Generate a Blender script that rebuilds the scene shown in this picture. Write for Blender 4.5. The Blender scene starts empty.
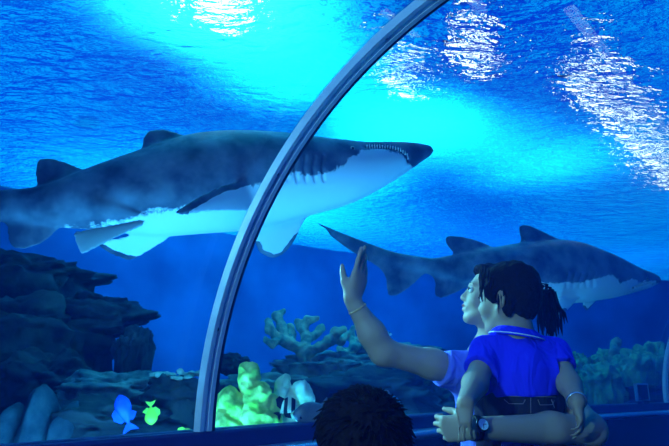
import bpy, bmesh, math, random
import numpy as np
from mathutils import Vector, Matrix, noise
SC = bpy.context.scene
COL = SC.collection
# ------------------------------------------------------------------ camera
CH = 1.12                                   # camera height
F = 597.3; PITCH = math.radians(15.3)
cam = bpy.data.cameras.new('camera'); cam.sensor_width = 36; cam.lens = 36*F/669
cam.clip_start = .02; cam.clip_end = 200
camo = bpy.data.objects.new('camera', cam); COL.objects.link(camo)
camo.location = (0, 0, CH); camo.rotation_euler = (math.pi/2+PITCH, 0, 0)
SC.camera = camo
# ------------------------------------------------------------------ colour management, world
SC.view_settings.view_transform = 'Standard'; SC.view_settings.look = 'None'
SC.view_settings.gamma = 1; SC.view_settings.use_curve_mapping = False
SC.view_settings.exposure = 0.0
SC.cycles.max_bounces = 8; SC.cycles.transparent_max_bounces = 16
SC.cycles.volume_bounces = 1; SC.cycles.sample_clamp_indirect = 3
SC.cycles.caustics_refractive = True
world = bpy.data.worlds.new('hall'); SC.world = world; world.use_nodes = True
wn = world.node_tree; bg = wn.nodes['Background']; bg.inputs[1].default_value = 1.75
# the hall over the tank: blue glow, noise patches added for ripple contrast
wt = wn.nodes.new('ShaderNodeTexCoord'); wno = wn.nodes.new('ShaderNodeTexNoise'); wno.inputs['Scale'].default_value = 7; wno.inputs['Detail'].default_value = 2
wr = wn.nodes.new('ShaderNodeValToRGB'); wr.color_ramp.elements[0].position = .47; wr.color_ramp.elements[1].position = .56
wr.color_ramp.elements[0].color = (0, .03, .62, 1); wr.color_ramp.elements[1].color = (.0, .34, 1.0, 1)
wn.links.new(wt.outputs['Generated'], wno.inputs['Vector']); wn.links.new(wno.outputs['Fac'], wr.inputs['Fac']); wn.links.new(wr.outputs[0], bg.inputs[0])
# ------------------------------------------------------------------ tunnel frame
AZ, D, H, R, KAP = .507, 1.645, .158, 1.53, .062
PC = D-R
def tun(a, p, z):                            # a along the tunnel, p to its left, z above the camera
    h = AZ+KAP*a
    cx = (-math.cos(h)+math.cos(AZ))/KAP; cy = (math.sin(h)-math.sin(AZ))/KAP
    return Vector((cx-math.cos(h)*p, cy+math.sin(h)*p, CH+z))
def W(x, y, Y):                              # a pixel at the distance Y in front of the camera
    rx = (x-334.5)/F; ry = (223-y)/F
    c, s = math.cos(PITCH), math.sin(PITCH)
    d = Vector((rx, c-s*ry, s+c*ry)); d *= Y/d.y
    return Vector((0, 0, CH))+d
WATER = 2.9                                  # water level above the camera
# ------------------------------------------------------------------ lights
def look(o, at):
    o.rotation_euler = (Vector(at)-o.location).to_track_quat('-Z', 'Y').to_euler()
def spot(loc, at, power, col, size=60, blend=1, rad=0, name='spot_lamp'):
    l = bpy.data.lights.new(name, 'SPOT'); l.energy = power; l.color = col
    l.spot_size = math.radians(size); l.spot_blend = blend; l.shadow_soft_size = rad
    o = bpy.data.objects.new(name, l); COL.objects.link(o); o.location = loc; look(o, at); return o
def area(loc, at, power, col, sx, sy, name='area_lamp'):
    l = bpy.data.lights.new(name, 'AREA'); l.energy = power; l.color = col
    l.shape = 'RECTANGLE'; l.size = sx; l.size_y = sy
    o = bpy.data.objects.new(name, l); COL.objects.link(o); o.location = loc; look(o, at); return o
def onwater(x, y, up=0, out=0):
    p = W(x, y, 1); d = p-Vector((0, 0, CH)); k = WATER/d.z
    h = Vector((d.x, d.y, 0)).normalized()
    return Vector((0, 0, CH))+d*k+Vector((0, 0, up))+h*out
LAMPS = [ # surface pixel, height over water, power, colour, cone
 ((215, -5), 1.2, 4800, (.03, .60, 1), 100),
 ((300, 70), 1.2, 2400, (.01, .55, 1), 100),
 ((400, 125), 1.3, 4000, (.01, .58, 1), 90),
 ((455, 140), 1.3, 1700, (.01, .55, 1), 100),
 ((540, 165), 1.4, 2000, (.01, .50, 1), 110),
 ((330, 175), 1.4, 4300, (.01, .45, 1), 110),
 ((610, 150), 2.0, 300, (.01, .22, 1), 120),
 ((100, 60), 2.4, 250, (.01, .26, 1), 120),
]
for (px, up, pw, c, cone) in LAMPS:
    q = onwater(*px); spot(q+Vector((0, 0, up)), q-Vector((0, 0, 1)), pw*.85, c, cone)
for a, p, pw, g in ((2.2, 7.6, 120, .2), (4.3, 7.4, 2800, .46), (5.6, 7.2, 4600, .50), (7.2, 7.2, 1500, .34), (9.2, 7.0, 1000, .22), (12, 7.0, 1000, .16)):
    q = tun(a, p, WATER); spot(q+Vector((0, 0, 2.4)), q-Vector((0, 0, 1)), pw*1.2, (.01, g, 1), 115)
# unseen blue spots added under water to brighten the back of the tank
for a, pw in ((-2.0, 8), (1.5, 20), (4.6, 330), (7.6, 330), (11, 60)):
    spot(tun(a, 5.6, 2.7), tun(a+.5, 9, .2), pw, (.0, .30, 1), 165)
# fill light added in the tunnel crown behind the camera, no fixture
area(tun(-.7, .55, .95), tun(1.7, .7, .2), 6, (.35, .5, 1), .5, .25)
# unseen key spot added in the tank, lighting rib and people through acrylic
spot((-1.7, 3.0, 2.3), (.42, 2.03, 1.42), 650, (.14, .70, 1), 34, .7, 0)
# spot added inside the tunnel, brightening the rib and people from the left
spot(tun(-1.3, 1.25, .45), tun(1.8, 1.0, .5), 220, (.16, .66, 1), 75, 1, .02)
# unseen area lights added by the tank floor, lighting reef and sharks' bellies
area(tun(2.0, 2.2, -.85), tun(2.2, 3.4, 1.2), 170, (.03, .40, 1), 2.5, .3)
area(tun(5.0, 2.4, -.9), tun(4.4, 3.6, 1.0), 70, (.02, .36, 1), 2.5, .3)
# ------------------------------------------------------------------ helpers
def tag(o, label=None, cat=None, group=None, kind=None):
    if label: o['label'] = label
    if cat: o['category'] = cat
    if group: o['group'] = group
    if kind: o['kind'] = kind
    return o
def empty(name, loc, label, cat, group=None):
    o = bpy.data.objects.new(name, None); COL.objects.link(o); o.location = loc
    o.empty_display_size = .1
    return tag(o, label, cat, group)
def mesh(name, V, Fa, mat, parent=None, smooth=True, attr=None):
    me = bpy.data.meshes.new(name)
    off = Vector(parent_loc(parent))
    V = np.asarray([tuple(v) for v in V], float) if not isinstance(V, np.ndarray) else V
    V = V-np.array(off)
    if parent is None and len(V):
        c = np.array([(V[:, 0].min()+V[:, 0].max())/2, (V[:, 1].min()+V[:, 1].max())/2, V[:, 2].min()])
        V = V-c
    else: c = (0, 0, 0)
    me.from_pydata(V.tolist(), [], [list(map(int, f)) for f in Fa])
    if isinstance(mat, (list, tuple)):
        for m in mat: me.materials.append(m)
    else: me.materials.append(mat)
    if smooth: me.polygons.foreach_set('use_smooth', [True]*len(me.polygons))
    if attr is not None:
        for k, a in attr.items():
            at = me.attributes.new(k, 'FLOAT', 'POINT'); at.data.foreach_set('value', np.asarray(a, np.float32))
    me.update()
    o = bpy.data.objects.new(name, me); COL.objects.link(o)
    o.location = c
    if parent: o.parent = parent
    return o
def parent_loc(p):
    v = Vector((0, 0, 0))
    while p is not None: v += p.location; p = p.parent
    return v
class MB:
    def __init__(s): s.V = []; s.F = []
    def box(s, pts8):                        # two quads: bottom 4, top 4
        b = len(s.V); s.V += [Vector(p) for p in pts8]
        for f in ((3,2,1,0),(4,5,6,7),(0,1,5,4),(1,2,6,5),(2,3,7,6),(3,0,4,7)): s.F.append([b+i for i in f])
    def cube(s, c, sx, sy, sz, rot=None):
        m = rot or Matrix.Identity(3); c = Vector(c)
        P = [c+m@Vector((x*sx/2, y*sy/2, z*sz/2)) for z in (-1, 1) for x, y in ((-1,-1),(1,-1),(1,1),(-1,1))]
        s.box(P)
    def tube(s, pts, rad, n=8, cap=True, squash=1, up=None):
        pts = [Vector(p) for p in pts]; b = len(s.V); N = len(pts)
        rads = rad if isinstance(rad, (list, tuple, np.ndarray)) else [rad]*N
        prev = None
        for i, p in enumerate(pts):
            t = (pts[min(i+1, N-1)]-pts[max(i-1, 0)]).normalized()
            if prev is None:
                u = up or (Vector((0, 0, 1)) if abs(t.z) < .9 else Vector((1, 0, 0)))
                u = (Vector(u)-t*Vector(u).dot(t)).normalized()
            else: u = (prev-t*prev.dot(t)).normalized()
            prev = u; w = t.cross(u)
            for k in range(n):
                a = 2*math.pi*k/n
                s.V.append(p+(u*math.cos(a)*squash+w*math.sin(a))*rads[i])
        for i in range(N-1):
            for k in range(n):
                s.F.append([b+i*n+k, b+i*n+(k+1) % n, b+(i+1)*n+(k+1) % n, b+(i+1)*n+k])
        if cap:
            s.F.append([b+k for k in range(n)][::-1]); s.F.append([b+(N-1)*n+k for k in range(n)])
    def lathe(s, prof, c, axis=(0, 0, 1), n=20):
        ax = Vector(axis).normalized(); u = ax.orthogonal().normalized(); w = ax.cross(u); b = len(s.V); c = Vector(c)
        for r, z in prof:
            for k in range(n):
                a = 2*math.pi*k/n; s.V.append(c+ax*z+(u*math.cos(a)+w*math.sin(a))*r)
        for i in range(len(prof)-1):
            for k in range(n): s.F.append([b+i*n+k, b+i*n+(k+1) % n, b+(i+1)*n+(k+1) % n, b+(i+1)*n+k])
        s.F.append([b+k for k in range(n)][::-1]); s.F.append([b+(len(prof)-1)*n+k for k in range(n)])
    def strip(s, rows, close=False):         # rows of equal length, joined by quads
        b = len(s.V); n = len(rows[0])
        for r in rows: s.V += [Vector(p) for p in r]
        for i in range(len(rows)-1):
            for k in range(n if close else n-1):
                s.F.append([b+i*n+k, b+i*n+(k+1) % n, b+(i+1)*n+(k+1) % n, b+(i+1)*n+k])
    def build(s, name, mat, parent=None, smooth=False): return mesh(name, s.V, s.F, mat, parent, smooth)

# signed distance field + surface nets: one continuous skin for bodies, sharks, rocks
class SDF:
    def __init__(s, lo, hi, h):
        s.lo = np.array(lo, float); s.h = h
        s.n = np.ceil((np.array(hi)-s.lo)/h).astype(int)+1
        s.D = np.full(tuple(s.n), 9.0, np.float32)
        s.ax = [s.lo[i]+h*np.arange(s.n[i]) for i in range(3)]
    def sub(s, lo, hi):
        a = np.maximum(np.floor((np.array(lo)-s.lo)/s.h).astype(int), 0)
        b = np.minimum(np.ceil((np.array(hi)-s.lo)/s.h).astype(int)+1, s.n)
        if (b <= a).any(): return None, None
        sl = tuple(slice(a[i], b[i]) for i in range(3))
        g = np.meshgrid(*[s.ax[i][sl[i]] for i in range(3)], indexing='ij', sparse=True)
        return sl, g
    def add(s, fn, lo, hi, k=.02, op='u'):
        m = k+3*s.h
        sl, g = s.sub(np.array(lo)-m, np.array(hi)+m)
        if sl is None: return
        d = fn(g[0], g[1], g[2]); A = s.D[sl]
        if op == 'u':
            h = np.clip(.5+.5*(A-d)/k, 0, 1); s.D[sl] = A+(d-A)*h-k*h*(1-h)
        elif op == 's':
            h = np.clip(.5-.5*(A+d)/k, 0, 1); s.D[sl] = A+(-d-A)*h+k*h*(1-h)
    def cone(s, a, b, ra, rb, k=.02, op='u', sq=None):
        a = np.array(a, float); b = np.array(b, float); ab = b-a; L = float(ab@ab)+1e-12
        def fn(x, y, z):
            t = np.clip(((x-a[0])*ab[0]+(y-a[1])*ab[1]+(z-a[2])*ab[2])/L, 0, 1)
            dx = x-a[0]-t*ab[0]; dy = y-a[1]-t*ab[1]; dz = z-a[2]-t*ab[2]
            if sq is not None:               # sq = (unit direction, factor): flatten along a direction
                u, f = sq; q = dx*u[0]+dy*u[1]+dz*u[2]
                d2 = dx*dx+dy*dy+dz*dz-q*q+(q/f)**2
                return (np.sqrt(d2)-(ra+(rb-ra)*t))*min(1, (1+f)/2)
            return np.sqrt(dx*dx+dy*dy+dz*dz)-(ra+(rb-ra)*t)
        r = max(ra, rb); s.add(fn, np.minimum(a, b)-r, np.maximum(a, b)+r, k, op)
    def chain(s, pts, rs, k=.02, **kw):
        for i in range(len(pts)-1): s.cone(pts[i], pts[i+1], rs[i], rs[i+1], k, **kw)
    def ell(s, c, r, k=.02, rot=None, op='u'):
        c = np.array(c, float); r = np.array(r, float); m = np.array(rot.to_3x3().transposed()) if rot is not None else np.eye(3)
        def fn(x, y, z):
            X = x-c[0]; Y = y-c[1]; Z = z-c[2]
            u = m[0][0]*X+m[0][1]*Y+m[0][2]*Z; v = m[1][0]*X+m[1][1]*Y+m[1][2]*Z; w = m[2][0]*X+m[2][1]*Y+m[2][2]*Z
            k0 = np.sqrt((u/r[0])**2+(v/r[1])**2+(w/r[2])**2); k1 = np.sqrt((u/r[0]**2)**2+(v/r[1]**2)**2+(w/r[2]**2)**2)+1e-9
            return k0*(k0-1)/k1
        q = r.max(); s.add(fn, c-q, c+q, k, op)
    def cut(s, keep):                        # keep(x,y,z) < 0 stays
        g = np.meshgrid(*s.ax, indexing='ij', sparse=True); s.D = np.maximum(s.D, keep(g[0], g[1], g[2]).astype(np.float32))
    def mesh(s):
        Dn = s.D; I = Dn < 0
        c = np.zeros(tuple(s.n-1), np.int8)
        for i in (0, 1):
            for j in (0, 1):
                for k in (0, 1): c += I[i:i+s.n[0]-1, j:j+s.n[1]-1, k:k+s.n[2]-1]
        act = np.argwhere((c > 0) & (c < 8)); idx = np.full(c.shape, -1, np.int64); idx[tuple(act.T)] = np.arange(len(act))
        P = np.zeros((len(act), 3)); Nn = np.zeros(len(act))
        cor = [(0,0,0),(1,0,0),(0,1,0),(1,1,0),(0,0,1),(1,0,1),(0,1,1),(1,1,1)]
        val = np.stack([Dn[act[:, 0]+q[0], act[:, 1]+q[1], act[:, 2]+q[2]] for q in cor], 1).astype(float)
        for a, b in ((0,1),(2,3),(4,5),(6,7),(0,2),(1,3),(4,6),(5,7),(0,4),(1,5),(2,6),(3,7)):
            va, vb = val[:, a], val[:, b]; m = (va < 0) != (vb < 0); t = np.where(m, va/(va-vb+1e-20*(~m)), 0)
            p = np.array(cor[a])[None]+t[:, None]*(np.array(cor[b])-np.array(cor[a]))[None]
            P[m] += p[m]; Nn[m] += 1
        P = (P/Nn[:, None]+act)*s.h+s.lo
        Fs = []
        for ax in range(3):
            A = np.take(I, range(s.n[ax]-1), ax); B = np.take(I, range(1, s.n[ax]), ax)
            e = np.argwhere(A != B); o1, o2 = [(1, 2), (2, 0), (0, 1)][ax]
            ok = (e[:, o1] > 0) & (e[:, o2] > 0) & (e[:, o1] < s.n[o1]-1) & (e[:, o2] < s.n[o2]-1); e = e[ok]
            fl = A[tuple(e.T)]
            def cell(d1, d2):
                q = e.copy(); q[:, o1] -= d1; q[:, o2] -= d2; return idx[tuple(q.T)]
            Q = np.stack([cell(1, 1), cell(0, 1), cell(0, 0), cell(1, 0)], 1)
            Q[~fl] = Q[~fl][:, ::-1]; Fs.append(Q)
        return P, np.concatenate(Fs)
def relax(P, Fq, it=2, lam=.5):              # light Laplacian smoothing
    E = np.concatenate([Fq[:, [0, 1]], Fq[:, [1, 2]], Fq[:, [2, 3]], Fq[:, [3, 0]]]); E = np.concatenate([E, E[:, ::-1]])
    for _ in range(it):
        S = np.zeros_like(P); C = np.bincount(E[:, 0], minlength=len(P))
        for k in range(3): S[:, k] = np.bincount(E[:, 0], P[E[:, 1], k], minlength=len(P))
        P = P+(S/np.maximum(C, 1)[:, None]-P)*lam
    return P
# ------------------------------------------------------------------ materials
MATS = {}
def mat(name, col, rough=.6, spec=.3, metal=0, bump=0, bscale=40, var=0, vscale=8, col2=None, emis=None, emp=0, coat=0, sss=0, thr=(.35, .65), detail=4):
    if name in MATS: return MATS[name]
    m = bpy.data.materials.new(name); m.use_nodes = True; nt = m.node_tree; b = nt.nodes['Principled BSDF']
    b.inputs['Base Color'].default_value = (*col, 1); b.inputs['Roughness'].default_value = rough
    b.inputs['Specular IOR Level'].default_value = spec; b.inputs['Metallic'].default_value = metal
    if coat: b.inputs['Coat Weight'].default_value = coat
    if sss: b.inputs['Subsurface Weight'].default_value = sss; b.inputs['Subsurface Scale'].default_value = .01
    if emis: b.inputs['Emission Color'].default_value = (*emis, 1); b.inputs['Emission Strength'].default_value = emp
    tc = nt.nodes.new('ShaderNodeTexCoord')
    if col2 is not None:
        n = nt.nodes.new('ShaderNodeTexNoise'); n.inputs['Scale'].default_value = vscale; n.inputs['Detail'].default_value = detail
        nt.links.new(tc.outputs['Object'], n.inputs['Vector'])
        r = nt.nodes.new('ShaderNodeValToRGB'); r.color_ramp.elements[0].position = thr[0]; r.color_ramp.elements[1].position = thr[1]
        r.color_ramp.elements[0].color = (*col, 1); r.color_ramp.elements[1].color = (*col2, 1)
        nt.links.new(n.outputs['Fac'], r.inputs['Fac']); nt.links.new(r.outputs['Color'], b.inputs['Base Color'])
    if bump:
        n = nt.nodes.new('ShaderNodeTexNoise'); n.inputs['Scale'].default_value = bscale; n.inputs['Detail'].default_value = 5
        nt.links.new(tc.outputs['Object'], n.inputs['Vector'])
        u = nt.nodes.new('ShaderNodeBump'); u.inputs['Strength'].default_value = bump; u.inputs['Distance'].default_value = .02
        nt.links.new(n.outputs['Fac'], u.inputs['Height']); nt.links.new(u.outputs['Normal'], b.inputs['Normal'])
    MATS[name] = m; return m
def fresh(name):
    m = bpy.data.materials.new(name); m.use_nodes = True; nt = m.node_tree
    for n in list(nt.nodes): nt.nodes.remove(n)
    o = nt.nodes.new('ShaderNodeOutputMaterial'); return m, nt, o
# ------------------------------------------------------------------ water
def wall_p(z):                               # inside face of the acrylic at height z
    zz = z+H
    return D if zz < 0 else PC+math.sqrt(max(R*R-zz*zz, 0))
def water_body():
    m, nt, out = fresh('water volume')
    sc = nt.nodes.new('ShaderNodeVolumeScatter'); sc.inputs['Color'].default_value = VOLC; sc.inputs['Density'].default_value = VOLS
    ab = nt.nodes.new('ShaderNodeVolumeAbsorption'); ab.inputs['Color'].default_value = (.25, .82, 1, 1); ab.inputs['Density'].default_value = VOLA
    ad = nt.nodes.new('ShaderNodeAddShader'); nt.links.new(sc.outputs[0], ad.inputs[0]); nt.links.new(ab.outputs[0], ad.inputs[1])
    nt.links.new(ad.outputs[0], out.inputs['Volume'])
    tr = nt.nodes.new('ShaderNodeBsdfTransparent'); nt.links.new(tr.outputs[0], out.inputs['Surface'])
    prof = []
    ro = R+.06
    for i in range(25):
        th = math.pi*i/24; prof.append((PC+ro*math.cos(th), -H+ro*math.sin(th)))
    bottom = -1.0
    prof = [(9.6, bottom), (D+.06, bottom)]+prof+[(PC-ro, bottom), (-5, bottom), (-5, WATER-.02), (9.6, WATER-.02)]
    mb = MB(); rows = []
    for a in np.arange(-6, 15.01, .5): rows.append([tun(a, p, z) for p, z in prof])
    mb.strip(rows, close=True); n = len(prof)
    mb.F.append(list(range(n))); mb.F.append([len(mb.V)-n+k for k in range(n)][::-1])
    o = mb.build('water', m); tag(o, kind='stuff', label='blue water filling the tank around the tunnel', cat='water'); return o
VOLC = (.0, .20, 1, 1); VOLS = .05; VOLA = .035
water_body()
def water_top():
    m, nt, out = fresh('water surface'); L = nt.links.new
    tc = nt.nodes.new('ShaderNodeTexCoord')
    def ripple(scale, rot, sx, dist, detail=3):
        mp = nt.nodes.new('ShaderNodeMapping'); mp.inputs['Rotation'].default_value = (0, 0, rot); mp.inputs['Scale'].default_value = (sx, 1, 1)
        L(tc.outputs['Object'], mp.inputs['Vector'])
        n = nt.nodes.new('ShaderNodeTexNoise'); n.inputs['Scale'].default_value = scale; n.inputs['Detail'].default_value = detail; n.inputs['Distortion'].default_value = dist
        L(mp.outputs[0], n.inputs['Vector']); return n.outputs['Fac']
    r1 = ripple(5.5, .5, .45, .6); r2 = ripple(14, -.3, .6, .4)
    mx = nt.nodes.new('ShaderNodeMath'); mx.operation = 'MULTIPLY_ADD'; mx.inputs[1].default_value = .35; L(r2, mx.inputs[0]); L(r1, mx.inputs[2])
    bp = nt.nodes.new('ShaderNodeBump'); bp.inputs['Strength'].default_value = 1; bp.inputs['Distance'].default_value = .15; L(mx.outputs[0], bp.inputs['Height'])
    tl = nt.nodes.new('ShaderNodeBsdfTranslucent'); tl.inputs[0].default_value = (.08, .19, .21, 1); L(bp.outputs[0], tl.inputs['Normal'])
    rf = nt.nodes.new('ShaderNodeBsdfRefraction'); rf.inputs['IOR'].default_value = 1.33; rf.inputs['Roughness'].default_value = .0; L(bp.outputs[0], rf.inputs['Normal'])
    tp = nt.nodes.new('ShaderNodeBsdfTransparent'); tp.inputs[0].default_value = (1, 1, 1, 1)
    m1 = nt.nodes.new('ShaderNodeMixShader'); m1.inputs[0].default_value = .55; L(tl.outputs[0], m1.inputs[1]); L(rf.outputs[0], m1.inputs[2])
    m2 = nt.nodes.new('ShaderNodeMixShader'); m2.inputs[0].default_value = .018; L(m1.outputs[0], m2.inputs[1]); L(tp.outputs[0], m2.inputs[2])
    L(m2.outputs[0], out.inputs['Surface'])
    mb = MB(); rows = []
    for a in np.arange(-6, 15.01, .25):
        row = []
        for p in np.arange(-5, 9.8, .25):
            q = tun(a, p, WATER); q.z += .03*noise.noise(Vector((q.x*.9, q.y*.9, 0))); row.append(q)
        rows.append(row)
    mb.strip(rows)
    o = mb.build('water_surface', m, smooth=True); tag(o, kind='stuff', label='rippling water surface seen from below', cat='water'); return o
WS = water_top()
# hot lamps over the water, seen broken up by the ripples
lampglow = mat('lamp glow', (1, 1, 1), emis=(.75, .95, 1), emp=5)
lampbody = mat('lamp housing', (.1, .1, .1), .5)
def hall_lamp(c, sx, sy, rz, label):
    r = Matrix.Rotation(rz, 3, 'Z'); e = empty('tank_lamp', c, label, 'lamp', 'lamps hanging over the water')
    mb = MB(); mb.cube(c+Vector((0, 0, .06)), sx+.1, sy+.1, .1, r); mb.build('housing', lampbody, e)
    mb = MB(); mb.cube(c, sx, sy, .02, r); mb.build('diffuser', lampglow, e)

def lamp_at(x0, y0, x1, y1, sx, hL=1.35):
    A, B = [onwater(x, y) for x, y in ((x0, y0), (x1, y1))]
    out = []
    for q in (A, B):
        v = q-Vector((0, 0, CH)); h = Vector((v.x, v.y, 0)); st = h.length/v.length/1.33; out.append(q+h.normalized()*hL*st/math.sqrt(1-st*st)+Vector((0, 0, hL)))
    d = out[1]-out[0]; return (out[0]+out[1])/2, sx, max(d.length, sx), math.atan2(d.y, d.x)-math.pi/2
hall_lamp(*lamp_at(195, -12, 240, 2, .5), 'wide bright lamp over the water behind the top left glare')
hall_lamp(*lamp_at(385, 62, 418, 88, .10), 'small lamp over the water near the middle sparkles')
hall_lamp(*lamp_at(462, 25, 486, 66, .14), 'lamp over the water glinting above the head of the woman')
hall_lamp(*lamp_at(575, 62, 676, 185, .13), 'longest lamp over the water glinting at the upper right')
# ------------------------------------------------------------------ the tunnel
def tinv(q):
    C = Vector((math.cos(AZ)/KAP, -math.sin(AZ)/KAP)); d = Vector((q[0], q[1]))-C
    p = d.length-1/KAP; h = math.atan2(d.y, -d.x); return (h-AZ)/KAP, p
carpet = mat('dark carpet', (.012, .012, .02), .95, .1, bump=.3, bscale=300)
panel = mat('dark wall panel', (.010, .007, .009), .9, .0, bump=.1, bscale=60)
alu = mat('brushed aluminium', (.80, .86, .90), .42, .5, metal=.3, bump=.05, bscale=120, col2=(.66, .74, .82), vscale=14)
railm = mat('satin metal rail', (.42, .45, .62), .3, .5, metal=.7)
gasket = mat('black rubber gasket', (.006, .006, .008), .55, .3)
kerbm = mat('dark blue kerb', (.03, .02, .12), .5, .3)
boltm = mat('steel bolt', (.05, .06, .08), .4, .4, metal=.6)
def sweep(name, prof, mt, a0=-4, a1=13, da=.25, closed=True, parent=None, smooth=False):
    mb = MB(); rows = [[tun(a, p, z) for p, z in prof] for a in np.arange(a0, a1+1e-6, da)]
    mb.strip(rows, close=closed); n = len(prof)
    if closed: mb.F.append(list(range(n))[::-1]); mb.F.append([len(mb.V)-n+k for k in range(n)])
    return mb.build(name, mt, parent, smooth)
PR = PC-R                                     # the other side wall
tag(sweep('floor', [(PR, -CH), (D, -CH), (D, -CH-.1), (PR, -CH-.1)], carpet), kind='structure')
tag(sweep('wall_left', [(D-.02, -CH), (D+.12, -CH), (D+.12, -H-.07), (D-.02, -H-.07)], panel), kind='structure')
tag(sweep('wall_right', [(PR-.12, -CH), (PR+.02, -CH), (PR+.02, -H-.07), (PR-.12, -H-.07)], panel), kind='structure')
for sgn, pw, nm in ((1, D, 1), (-1, PR, 2)):
    k = [(pw-sgn*.03, -H-.07), (pw+sgn*.10, -H-.07), (pw+sgn*.10, -H), (pw-sgn*.03, -H), (pw-sgn*.035, -H-.01)]
    tag(sweep('trim_%d' % nm, k, kerbm), kind='structure')
    r = []
    for i in range(13):
        th = math.pi/2-math.pi*i/12; r.append((pw-sgn*(.12+.022*math.cos(th)), -H-.092+.022*math.sin(th)))
    r = [(pw, -H-.07)]+r+[(pw, -H-.114)]
    tag(sweep('trim_%d' % (nm+2), r, railm, smooth=False), kind='structure')
def acrylic():
    m, nt, out = fresh('acrylic'); L = nt.links.new
    tp = nt.nodes.new('ShaderNodeBsdfTransparent'); tp.inputs[0].default_value = (.97, .985, 1, 1)
    gl = nt.nodes.new('ShaderNodeBsdfGlossy'); gl.inputs['Roughness'].default_value = .02
    lw = nt.nodes.new('ShaderNodeLayerWeight'); lw.inputs[0].default_value = .5
    pw = nt.nodes.new('ShaderNodeMath'); pw.operation = 'POWER'; pw.inputs[1].default_value = 5; L(lw.outputs['Facing'], pw.inputs[0])
    fr = nt.nodes.new('ShaderNodeMath'); fr.operation = 'MULTIPLY_ADD'; fr.inputs[1].default_value = .25; fr.inputs[2].default_value = .006; L(pw.outputs[0], fr.inputs[0])
    mx = nt.nodes.new('ShaderNodeMixShader'); L(fr.outputs[0], mx.inputs[0]); L(tp.outputs[0], mx.inputs[1]); L(gl.outputs[0], mx.inputs[2])
    L(mx.outputs[0], out.inputs['Surface']); return m
acr = acrylic()
RIBS = [1.625, 6.69]
def pane(name, a0, a1):
    mb = MB(); rows = []; n = max(2, int((a1-a0)/.2))
    for i in range(n+1):
        a = a0+(a1-a0)*i/n; row = []
        for k in range(73): th = math.pi*k/72; row.append(tun(a, PC+R*math.cos(th), -H+R*math.sin(th)))
        for k in range(73): th = math.pi*(1-k/72); row.append(tun(a, PC+(R+.05)*math.cos(th), -H+(R+.05)*math.sin(th)))
        rows.append(row)
    mb.strip(rows, close=True); 
    for b in (0, len(mb.V)-146):
        for k in range(72):
            f = [b+k, b+k+1, b+144-k, b+145-k]; mb.F.append(f if b else f[::-1])

    tag(mb.build(name, acr, smooth=True), kind='structure')
pane('window_1', -4, RIBS[0]-.01); pane('window_2', RIBS[0]+.01, RIBS[1]-.01); pane('window_3', RIBS[1]+.01, 13)
def arc(mb, a0, a1, r0, r1, n=72):            # a band of the arch between two radii
    rows = []
    for k in range(n+1):
        th = math.pi*k/n; c, s = math.cos(th), math.sin(th)
        rows.append([tun(a, PC+r*c, -H+r*s) for a, r in ((a0, r0), (a1, r0), (a1, r1), (a0, r1))])
    b = len(mb.V); mb.strip(rows, close=True); mb.F.append([b, b+1, b+2, b+3][::-1]); mb.F.append([len(mb.V)-4+k for k in range(4)])
def rib(a, label):
    e = empty('arch_rib', tun(a, D, -H), label, 'arch rib')
    mb = MB(); arc(mb, a-.034, a+.016, R-.022, R-.002); mb.build('base_plate', alu, e)
    mb = MB(); arc(mb, a-.036, a-.020, R-.038, R-.010); mb.build('flange', alu, e)
    mb = MB(); arc(mb, a+.000, a+.017, R-.038, R-.010); mb.build('flange', alu, e)
    mb = MB(); arc(mb, a+.0175, a+.034, R-.034, R-.001); mb.build('gasket', gasket, e)
    for th in np.radians([14, 38, 62, 86, 110, 134, 158]):
        c, s = math.cos(th), math.sin(th); q = tun(a-.010, PC+(R-.022)*c, -H+(R-.022)*s); inn = (tun(a-.010, PC, -H)-q).normalized()
        mb = MB(); mb.lathe([(.008, 0), (.008, .004), (.005, .006)], q, inn, 12); mb.build('bolt', boltm, e)
rib(RIBS[0], 'pale blue metal arch rib curving up in front of the larger shark')
rib(RIBS[1], 'distant arch rib rising at the far right edge beside the small dark box')
# small dark box sign beside the far rib
def info_box():
    q = W(657, 388, 1); # bearing only
    a = 6.15; c = tun(a, D-.06, -H+.105); az = AZ+KAP*a
    r = Matrix.Rotation(-az+math.pi/2, 3, 'Z')
    e = empty('monitor', tun(a, D-.06, -H), 'small dark screen with a pale frame standing on the sill by the far rib', 'monitor')
    mb = MB()
    for dx, dz, sx, sz in ((0, .075, .24, .012), (0, -.075, .24, .012), (-.114, 0, .012, .16), (.114, 0, .012, .16)):
        mb.cube(c+r@Vector((dx, 0, dz)), sx, .03, sz, r)
    mb.build('frame', mat('pale frame', (.25, .4, .5), .5), e)
    mb = MB(); mb.cube(c, .22, .02, .14, r); mb.build('screen', mat('dark screen', (.01, .012, .02), .2), e)
    mb = MB(); mb.cube(c-Vector((0, 0, .09)), .1, .06, .03, r); mb.build('foot', gasket, e)
info_box()
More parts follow.
